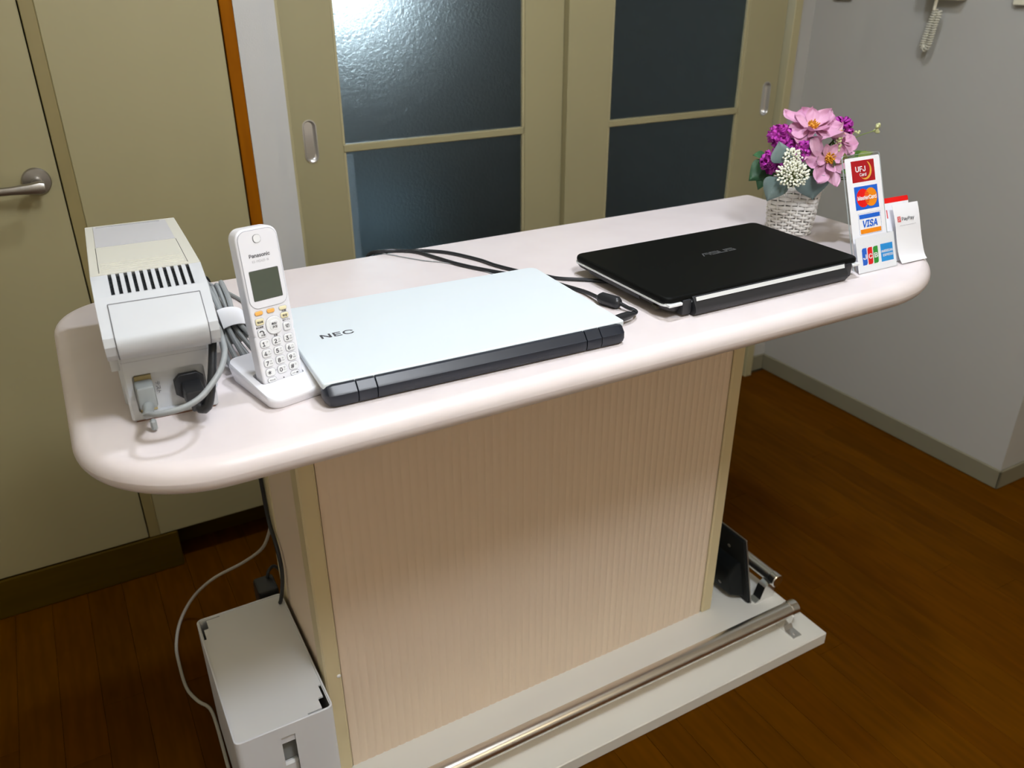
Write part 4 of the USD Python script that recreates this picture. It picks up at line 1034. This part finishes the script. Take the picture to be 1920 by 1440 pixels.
pompon((1.1486, 1.080, 1.0553), 0.021, 'purple ruffled flower at the upper left of the bouquet', 5)
pompon((1.1500, 1.066, 1.0400), 0.018, 'purple ruffled flower partly hidden under the left pink petals', 6)
pompon((1.1600, 1.030, 1.0360), 0.018, 'purple ruffled flower right above the white berry cluster', 7)
pompon((1.1192, 1.060, 1.0172), 0.021, 'purple ruffled flower lowest at the left of the bouquet', 8)
pompon((1.2980, 1.075, 1.0560), 0.022, 'purple ruffled flower at the right side of the bouquet', 9)


def berries(c, radius, label, seed, count=110):
    c = np.array(c, float); t = Thing('berry_cluster', label, 'flower', c, group='white berry clusters in the basket'); r = np.random.default_rng(seed); out = []; st = []
    B = basis(VIEW)
    for k in range(count):
        q = radius * math.sqrt((k + 0.5) / count); a_ = k * 2.39996
        p0 = np.array([q * math.cos(a_) * 1.1, q * math.sin(a_), 0.011 * (1 - (q / radius) ** 2) + r.uniform(-0.003, 0.004)]) + np.append(r.uniform(-0.0016, 0.0016, 2), 0)
        s = trimesh.creation.icosphere(1, 0.0021); s.vertices[:, 2] *= 1.7
        R_ = basis(p0 + [0, 0, 0.02] + r.uniform(-0.012, 0.012, 3)); out.append(move(s, p0, R_))
        if k % 4 == 0: st.append(tube([(0, 0, -0.014), p0], 0.0005, 4, smooth=False))
    v, f = cat(*out); t.part('berries', (v @ B.T + c, f), M['berry'], world=True, smooth=60, kind='stuff', label='tiny cream-white berries')
    v, f = cat(*st); t.part('stalks', (v @ B.T + c, f), M['leaf_lime'], world=True, smooth=60)
    stem(t, c - B[:, 2] * 0.014)


berries((1.1080, 1.000, 1.0080), 0.0235, 'round cluster of tiny white berries hanging over the basket rim', 4)
berries((1.1200, 1.018, 1.0320), 0.0150, 'smaller cluster of tiny white berries above the rounder one', 14, 42)


def leaf_thing(name, label, spots, m, root=None):
    """A sprig: leaves (tip direction, face normal, length, width) on a shared stem."""
    c = np.mean([s[0] for s in spots], 0); t = Thing(name, label, 'leaf sprig', c, group='leaf sprigs in the basket')
    for k, (p, tip, nor, L, W) in enumerate(spots):
        ex_ = np.array(tip, float); ex_ /= np.linalg.norm(ex_); ez_ = np.array(nor, float); ez_ -= ex_ * (ez_ @ ex_); ez_ /= np.linalg.norm(ez_); ey_ = np.cross(ez_, ex_)
        v, f = blade(L, W, cup=-0.10, curl=-0.10, ripple=0.02, seed=k + len(label), tip=0.62, base=0.30, nu=13, nv=7, pw=1.0)
        v[:, 2] += 0.10 * np.abs(v[:, 1])
        t.part('leaf', (v @ np.column_stack([ex_, ey_, ez_]).T + np.array(p), f), M[m], world=True, smooth=60)
        stem(t, p, 'leaf_green', 0.0010, root)


leaf_thing('ivy_sprig', 'dark green ivy leaves spreading out at the left of the basket', [
    ((1.128, 1.082, 1.008), (-0.75, 0.05, -0.55), (-0.3, -0.75, 0.55), 0.042, 0.036), ((1.124, 1.078, 0.996), (-0.45, -0.1, -0.85), (-0.5, -0.7, 0.4), 0.034, 0.024),
    ((1.130, 1.090, 1.022), (-0.85, 0.1, 0.15), (-0.2, -0.6, 0.75), 0.026, 0.016), ((1.126, 1.075, 1.0), (-0.3, -0.3, -0.9), (-0.6, -0.7, 0.3), 0.030, 0.020)], 'leaf_dark')
leaf_thing('grey_leaf_sprig', 'grey-green pointed leaves draped over the front of the basket', [
    ((1.158, 1.004, 0.999), (0.22, -0.10, -0.95), (-0.62, -0.75, 0.12), 0.046, 0.052), ((1.098, 1.020, 0.998), (-0.35, 0.05, -0.75), (-0.55, -0.75, 0.25), 0.042, 0.040),
    ((1.112, 1.030, 1.022), (-0.25, 0.10, 0.85), (-0.62, -0.70, 0.35), 0.036, 0.034), ((1.168, 1.016, 1.038), (-0.05, 0.0, 0.95), (-0.60, -0.75, 0.25), 0.030, 0.020)], 'leaf_grey')
leaf_thing('leaf_sprig', 'bright green leaf sticking out to the right behind the card sign', [
    ((1.325, 1.040, 1.000), (0.90, 0.05, 0.10), (-0.2, -0.6, 0.75), 0.052, 0.034), ((1.322, 1.045, 1.005), (0.75, 0.2, 0.30), (-0.3, -0.6, 0.75), 0.036, 0.022)], 'leaf_green')
sp = []
for k in range(16):
    a_ = k * 2.39996; q = 0.012 + 0.030 * rng.random()
    p = np.array([1.224 + 0.032 * math.cos(a_) * rng.uniform(0.3, 1.2), 0.996 + 0.02 * math.sin(a_), 1.000 + rng.uniform(-0.012, 0.030)])
    sp.append((p, (0.5 * math.cos(a_), -0.35 + 0.3 * math.sin(a_), rng.uniform(-0.3, 0.7)), (-0.4, -0.7, 0.5), rng.uniform(0.022, 0.034), rng.uniform(0.010, 0.018)))
leaf_thing('leaf_sprig', 'mixed green leaves filling the bouquet beside the card sign', sp[:9], 'leaf_green')
leaf_thing('leaf_sprig', 'light green curling leaves among the pink flowers', sp[9:], 'leaf_lime')
fill = []
for k in range(20):
    a_ = k * 2.39996
    p = np.array([1.193 + 0.040 * math.cos(a_) * rng.uniform(0.3, 1), 1.065 + 0.038 * math.sin(a_) * rng.uniform(0.3, 1), 0.972 + rng.uniform(0, 0.022)])
    fill.append((p, (math.cos(a_), math.sin(a_), rng.uniform(-0.1, 0.6)), (-0.3 * math.cos(a_), -0.5, 0.8), rng.uniform(0.024, 0.034), rng.uniform(0.014, 0.020)))
leaf_thing('leaf_sprig', 'dark green leaves deep inside the bouquet above the basket rim', fill, 'leaf_dark')
spy = Thing('flower_spray', 'pale yellow-green bud spray at the far right of the bouquet', 'flower', (1.34, 1.06, 1.05))
pth = [(1.29, 1.07, 1.015), (1.325, 1.06, 1.040), (1.355, 1.055, 1.048), (1.372, 1.052, 1.052)]
spy.part('stem', tube(pth, 0.0008, 6), M['leaf_lime'], world=True)
spy.part('buds', cat(*[move(trimesh.creation.icosphere(1, 0.0032), np.array(pth[-1]) + np.array([rng.uniform(-0.008, 0.004), rng.uniform(-0.004, 0.004), rng.uniform(-0.006, 0.010)])) for _ in range(9)], *[move(trimesh.creation.icosphere(1, 0.0024), np.array(pth[1]) + np.array([rng.uniform(-0.012, 0.012), 0, rng.uniform(0.0, 0.012)])) for _ in range(7)]), M['spray'], world=True, smooth=60)
spb = Thing('flower_spray', 'pale yellow-green bud spray between the two front pink flowers', 'flower', (1.215, 1.01, 1.04))
pth = [(1.200, 1.030, 0.985), (1.208, 1.012, 1.020), (1.212, 1.003, 1.056)]
spb.part('stem', tube(pth, 0.0008, 6), M['leaf_lime'], world=True)
spb.part('buds', cat(*[move(trimesh.creation.icosphere(1, 0.0026), np.array(pth[2]) + np.array([rng.uniform(-0.006, 0.006), rng.uniform(-0.004, 0.004), rng.uniform(-0.024, 0.004)])) for _ in range(16)]), M['spray'], world=True, smooth=60)

# ------------------------------------------------------------------ under the counter: cable box, cords, leaning device
bz = 0.262
cb = Thing('cable_box', 'white lidded cable box on the floor against the counter side', 'box', (0.0545, 0.9725, 0.0))
BW, BL = 0.1570, 0.3125
outer = man(slab(rrect(0, BW, 0, BL, 0.010), 0.0, bz, 0.0015, 0.003))
innr = man(slab(rrect(0.003, BW - 0.003, 0.003, BL - 0.003, 0.0075), 0.003, bz + 0.01))
slit = man(bx(0.0690, 0.0910, -0.01, 0.01, 0.06, bz - 0.024))
cb.part('body', outer - innr - slit, M['box_white'], smooth=30)
lidp = rrect(0.0032, BW - 0.0032, 0.0032, BL - 0.0032, 0.0072)
def corner_slot(cx, cy, sx, sy):
    return union_all([sbox(min(cx, cx + sx * 0.036), min(cy, cy + sy * 0.0035), max(cx, cx + sx * 0.036), max(cy, cy + sy * 0.0035)), sbox(min(cx, cx + sx * 0.0040), min(cy, cy + sy * 0.052), max(cx, cx + sx * 0.0040), max(cy, cy + sy * 0.052)),
                      rrect(min(cx, cx + sx * 0.0125), max(cx, cx + sx * 0.0125), min(cy, cy + sy * 0.026), max(cy, cy + sy * 0.026), 0.003)])
lidp = lidp.difference(corner_slot(0.0045, BL - 0.0045, 1, -1)).difference(corner_slot(BW - 0.0045, 0.0045, -1, 1))
cb.part('lid', extr(lidp, 0.003, bz - 0.0052), M['lid_white'], smooth=False, label='flush white lid with two cut corners')
cb.part('inner_tab', bx(0.0685, 0.0915, 0.0032, 0.0045, bz - 0.040, bz - 0.006), M['box_white'], smooth=False)
ps = Thing('power_strip', 'white power strip glimpsed through the slot of the cable box', 'power strip', (0.10, 1.05, 0.003))
ps.part('strip', rbox(0.085, 0.165, 0.99, 1.26, 0.0032, 0.05, 0.004, 2), M['black_plastic'], world=True)
ps.part('plug', rbox(0.115, 0.150, 0.985, 1.02, 0.0505, 0.165, 0.004, 2), M['white_plastic'], world=True)
ps.part('plug', rbox(0.118, 0.156, 0.990, 1.03, 0.1655, 0.2150, 0.004, 2), M['grey_plug'], world=True)
solo('floor_cable', tube([(0.290, 1.345, ZT - 0.10), (0.262, 1.348, 0.60), (0.240, 1.350, 0.45), (0.2270, 1.360, 0.377), (0.2238, 1.400, 0.316), (0.2119, 1.440, 0.258), (0.1785, 1.500, 0.194), (0.1205, 1.570, 0.124), (0.0735, 1.600, 0.068), (0.0365, 1.590, 0.023), (0.0165, 1.5393, 0.0050), (0.0126, 1.4795, 0.0036), (0.0146, 1.4031, 0.0036), (0.0290, 1.3560, 0.0036), (0.0450, 1.3280, 0.0036), (0.0490, 1.2780, 0.0036), (0.0475, 1.15, 0.0036), (0.0470, 0.99, 0.0036), (0.048, 0.90, 0.0036)], 0.0033, 8, step=0.01), M['beige_cord'], 'pale grey cable curving over the dark floor along the cable box', 'cable')
solo('hanging_cable', tube([(0.2120, 1.338, ZT - 0.05), (0.2115, 1.330, 0.66), (0.2112, 1.300, 0.500), (0.2112, 1.297, 0.463), (0.2112, 1.288, 0.421), (0.2110, 1.261, 0.402), (0.2108, 1.241, 0.380), (0.2105, 1.2345, 0.355), (0.2095, 1.2390, 0.325), (0.2070, 1.2470, 0.295), (0.2030, 1.2540, 0.268), (0.2015, 1.2565, 0.2625)], 0.0038, 8, step=0.01), M['black_cord'], 'black cable hanging down the counter side onto the cable box', 'cable')
ad = Thing('power_adapter', 'black power adapter on the floor behind the cable box', 'adapter', (0.185, 1.33, 0.0))
ad.part('case', rbox(0.172, 0.2115, 1.300, 1.352, 0.0, 0.262, 0.006, 3), M['black_plastic'], world=True)
ad.part('cord', tube([(0.198, 1.34, 0.255), (0.205, 1.344, 0.275), (0.222, 1.352, 0.270), (0.250, 1.360, 0.20)], 0.0035, 8), M['black_cord'], world=True)

dv = Thing('tablet', 'black flat tablet leaning on the right side of the counter base', 'tablet', (1.1754, 1.0022, CZ0), frame(90, 13.0))
# local x runs away from the viewer, z up the lean, y towards the counter
M['tablet_black'] = mat('tablet_black', (0.006, 0.008, 0.009), 0.5, spec=0.2)
dv.part('panel', rbox(0.0, 0.15, -0.005, 0.003, 0.0, 0.1960, 0.003, 2), M['tablet_black'], smooth=35)
dv.part('rim', cat(rbox(-0.0012, 0.0012, -0.0056, -0.0026, 0.001, 0.1965, 0.0006, 2), rbox(0.0, 0.15, -0.0056, -0.0026, 0.1948, 0.1972, 0.0006, 2)), M['steel_dull'], smooth=35, label='pale rim along the edge')
hous = []
for o_, y_ in ((0.0, 0.0025), (0.006, 0.014), (0.014, 0.026), (0.026, 0.030)):
    q_ = np.array(rrect(0.016 + o_, 0.148 - o_, 0.010 + o_ * 0.6, 0.120 - o_ * 2.2, 0.008).exterior.coords)[:-1]; q_ = q_ if Polygon(q_).exterior.is_ccw else q_[::-1]
    hous.append(np.column_stack([q_[:, 0], np.full(len(q_), y_), q_[:, 1]]))
dv.part('back_housing', ring_loft(hous[::-1]), M['tablet_black'], smooth=30)
for x_, z_, y_ in ((0.050, 0.150, 0.003), (0.060, 0.045, 0.029)):
    v, f = lathe([(0.0045, 0), (0.0045, 0.0012), (0.003, 0.0018), (0, 0.0018)], 14)
    dv.part('screw', (np.column_stack([v[:, 0] + x_, v[:, 2] + y_, v[:, 1] + z_]), f[:, ::-1]), M['steel_dull'])

# ------------------------------------------------------------------ on the right wall
ic = Thing('wall_intercom', 'cream wall intercom with a coiled handset cord, cut by the top of the picture', 'intercom', (XR, 1.515, 1.243))
ic.part('body', rbox(XR - 0.036, XR, 1.4560, 1.5600, 1.2470, 1.46, 0.005, 3), M['intercom'], world=True)
ic.part('handset', rbox(XR - 0.070, XR - 0.036, 1.500, 1.548, 1.2520, 1.45, 0.010, 4), M['intercom'], world=True)
ic.part('cord_socket', tube([(XR - 0.040, 1.5180, 1.250), (XR - 0.041, 1.5180, 1.2330), (XR - 0.041, 1.5185, 1.2230)], [0.0042, 0.0042, 0.0036], 12, smooth=False), M['intercom'], world=True)


def coil(path, r, turns, wire):
    p = spline(path, 0.0006); s = np.concatenate([[0], np.cumsum(np.linalg.norm(np.diff(p, axis=0), axis=1))]); s /= s[-1]
    k = np.linspace(0, 1, turns * 11); c = np.column_stack([np.interp(k, s, p[:, i]) for i in range(3)])
    t = np.gradient(c, axis=0); t /= np.linalg.norm(t, axis=1, keepdims=True)
    a = np.cross(t, [1.0, 0.2, 0.0]); a /= np.linalg.norm(a, axis=1, keepdims=True); b = np.cross(t, a)
    th = k * turns * 2 * PI
    return tube(c + r * (np.cos(th)[:, None] * a + np.sin(th)[:, None] * b), wire, 6, smooth=False)


XC = XR - 0.034
ic.part('coiled_cord', coil([(XC, 1.5185, 1.2260), (XC, 1.5225, 1.2100), (XC, 1.5270, 1.1900), (XC, 1.5320, 1.1650), (XC, 1.5360, 1.1450), (XC - 0.001, 1.5340, 1.1330), (XC - 0.002, 1.5260, 1.1290), (XC - 0.001, 1.5190, 1.1360), (XC, 1.5165, 1.1500), (XC, 1.5140, 1.1750), (XC, 1.5110, 1.1950), (XC + 0.004, 1.5090, 1.2120), (XC + 0.004, 1.5110, 1.2220)], 0.0060, 34, 0.0018), M['coil'], world=True)
solo('wall_switch', rbox(XR - 0.016, XR, 1.19, 1.3275, 1.2400, 1.36, 0.003, 3), M['intercom'], 'cream wall control at the right edge of the picture top', 'switch')
solo('wall_plate', rbox(XR - 0.010, XR, 1.818, 1.882, 1.2385, 1.36, 0.003, 3), M['baseboard'], 'grey wall plate near the room corner, cut by the picture top', 'switch')

# ------------------------------------------------------------------ lamps out of view, and what stands behind the glass
cl = Thing('unseen_ceiling_light', 'unseen white cylinder downlight on the ceiling, lighting the counter from above', 'ceiling light', (LAMP_FAR[0], LAMP_FAR[1], CEIL))
cl.part('can', lathe([(0.089, 0.0), (0.089, -0.055), (0.084, -0.057), (0.084, -0.010), (0.0, -0.010), (0.0, 0.0)], 40), M['white_plastic'])
cl.part('baffle', lathe([(0.0838, -0.052), (0.0825, -0.052), (0.0825, -0.020), (0.0838, -0.020), (0.0838, -0.052)], 40, False), M['black_plastic'])  # can and baffle shaped to narrow the beam of this unseen lamp
cl = Thing('unseen_ceiling_light', 'unseen white ceiling lamp hanging above the viewer, lighting the counter front', 'ceiling light', (LAMP_NEAR[0], LAMP_NEAR[1], CEIL))
cl.part('rose', lathe([(0, 0), (0.06, 0), (0.055, -0.018), (0.02, -0.026), (0.02, -0.066), (0, -0.066)][::-1], 32), M['white_plastic'])
cl.part('ring', tube(np.column_stack([0.142 * np.cos(np.linspace(0, 2 * PI, 48, endpoint=False)), 0.142 * np.sin(np.linspace(0, 2 * PI, 48, endpoint=False)), np.full(48, -0.20)]), 0.004, 8, smooth=False, closed=True), M['chrome'])
for k in range(3):
    q = k * 2 * PI / 3
    cl.part('arm', tube([(0.018 * math.cos(q), 0.018 * math.sin(q), -0.05), (0.142 * math.cos(q), 0.142 * math.sin(q), -0.12), (0.142 * math.cos(q), 0.142 * math.sin(q), -0.20)], 0.003, 8), M['chrome'])
fl_ = Thing('added_fill_lamp', 'added warm fill lamp on a slender stand, out of view behind the viewer', 'lamp', (FILL_WARM[0], FILL_WARM[1], 0))  # stand for the added warm fill light
fl_.part('base', lathe([(0, 0.0), (0.15, 0.0), (0.15, 0.012), (0.02, 0.025), (0, 0.025)], 32), M['steel_dull'])
fl_.part('pole', cyl((0, 0, 0.025), (0, 0, FILL_WARM[2] - 0.126), 0.011), M['steel_dull'])
fl_.part('cup', lathe([(0.011, FILL_WARM[2] - 0.16), (0.05, FILL_WARM[2] - 0.128), (0.048, FILL_WARM[2] - 0.126), (0.0, FILL_WARM[2] - 0.127)], 24), M['steel_dull'])
pend = Thing('unseen_back_lamp', 'unseen globe lamp placed behind the left sliding door to make its figured glass glow', 'lamp', (1.02, 3.10, 1.345))  # lamp itself unseen; placed for the glow in the upper left pane
pend.part('globe', trimesh.creation.icosphere(3, 0.13), M['back_lamp_glow'], smooth=True)
pend.part('cord', cyl((0, 0, 0.13), (0, 0, CEIL - 1.345), 0.004, 8), M['white_plastic'])
M['sheer'] = usdkit.material(stage, f'{LOOKS}/sheer', {'t': ('translucent_bsdf', {'color': (0.85, 0.88, 0.92)}), 'd': ('diffuse_bsdf', {'color': (0.85, 0.86, 0.88)}), 'x': ('mix_closure', {'fac': 0.15})},
    [('t.BSDF', 'x.closure1'), ('d.BSDF', 'x.closure2')], surface='x.closure')
solo('curtain', rbox(0.640, 0.660, 1.9732, 1.9752, 0.02, 0.922, 0.001, 2), M['sheer'], 'narrow white curtain edge right behind the lower left glass pane', 'curtain')
cabn = Thing('storage_chest', 'pale blue-grey chest seen blurred through the lower left glass', 'cabinet', (1.05, 2.9, 0))
cabn.part('carcass', rbox(-0.28, 0.12, -0.2, 0.2, 0, 0.50, 0.01, 2), mat('chest_blue', (0.30, 0.42, 0.50), 0.6))
cabn.part('top', rbox(-0.29, 0.13, -0.21, 0.21, 0.501, 0.525, 0.005, 2), mat('chest_blue_top', (0.34, 0.46, 0.54), 0.5))
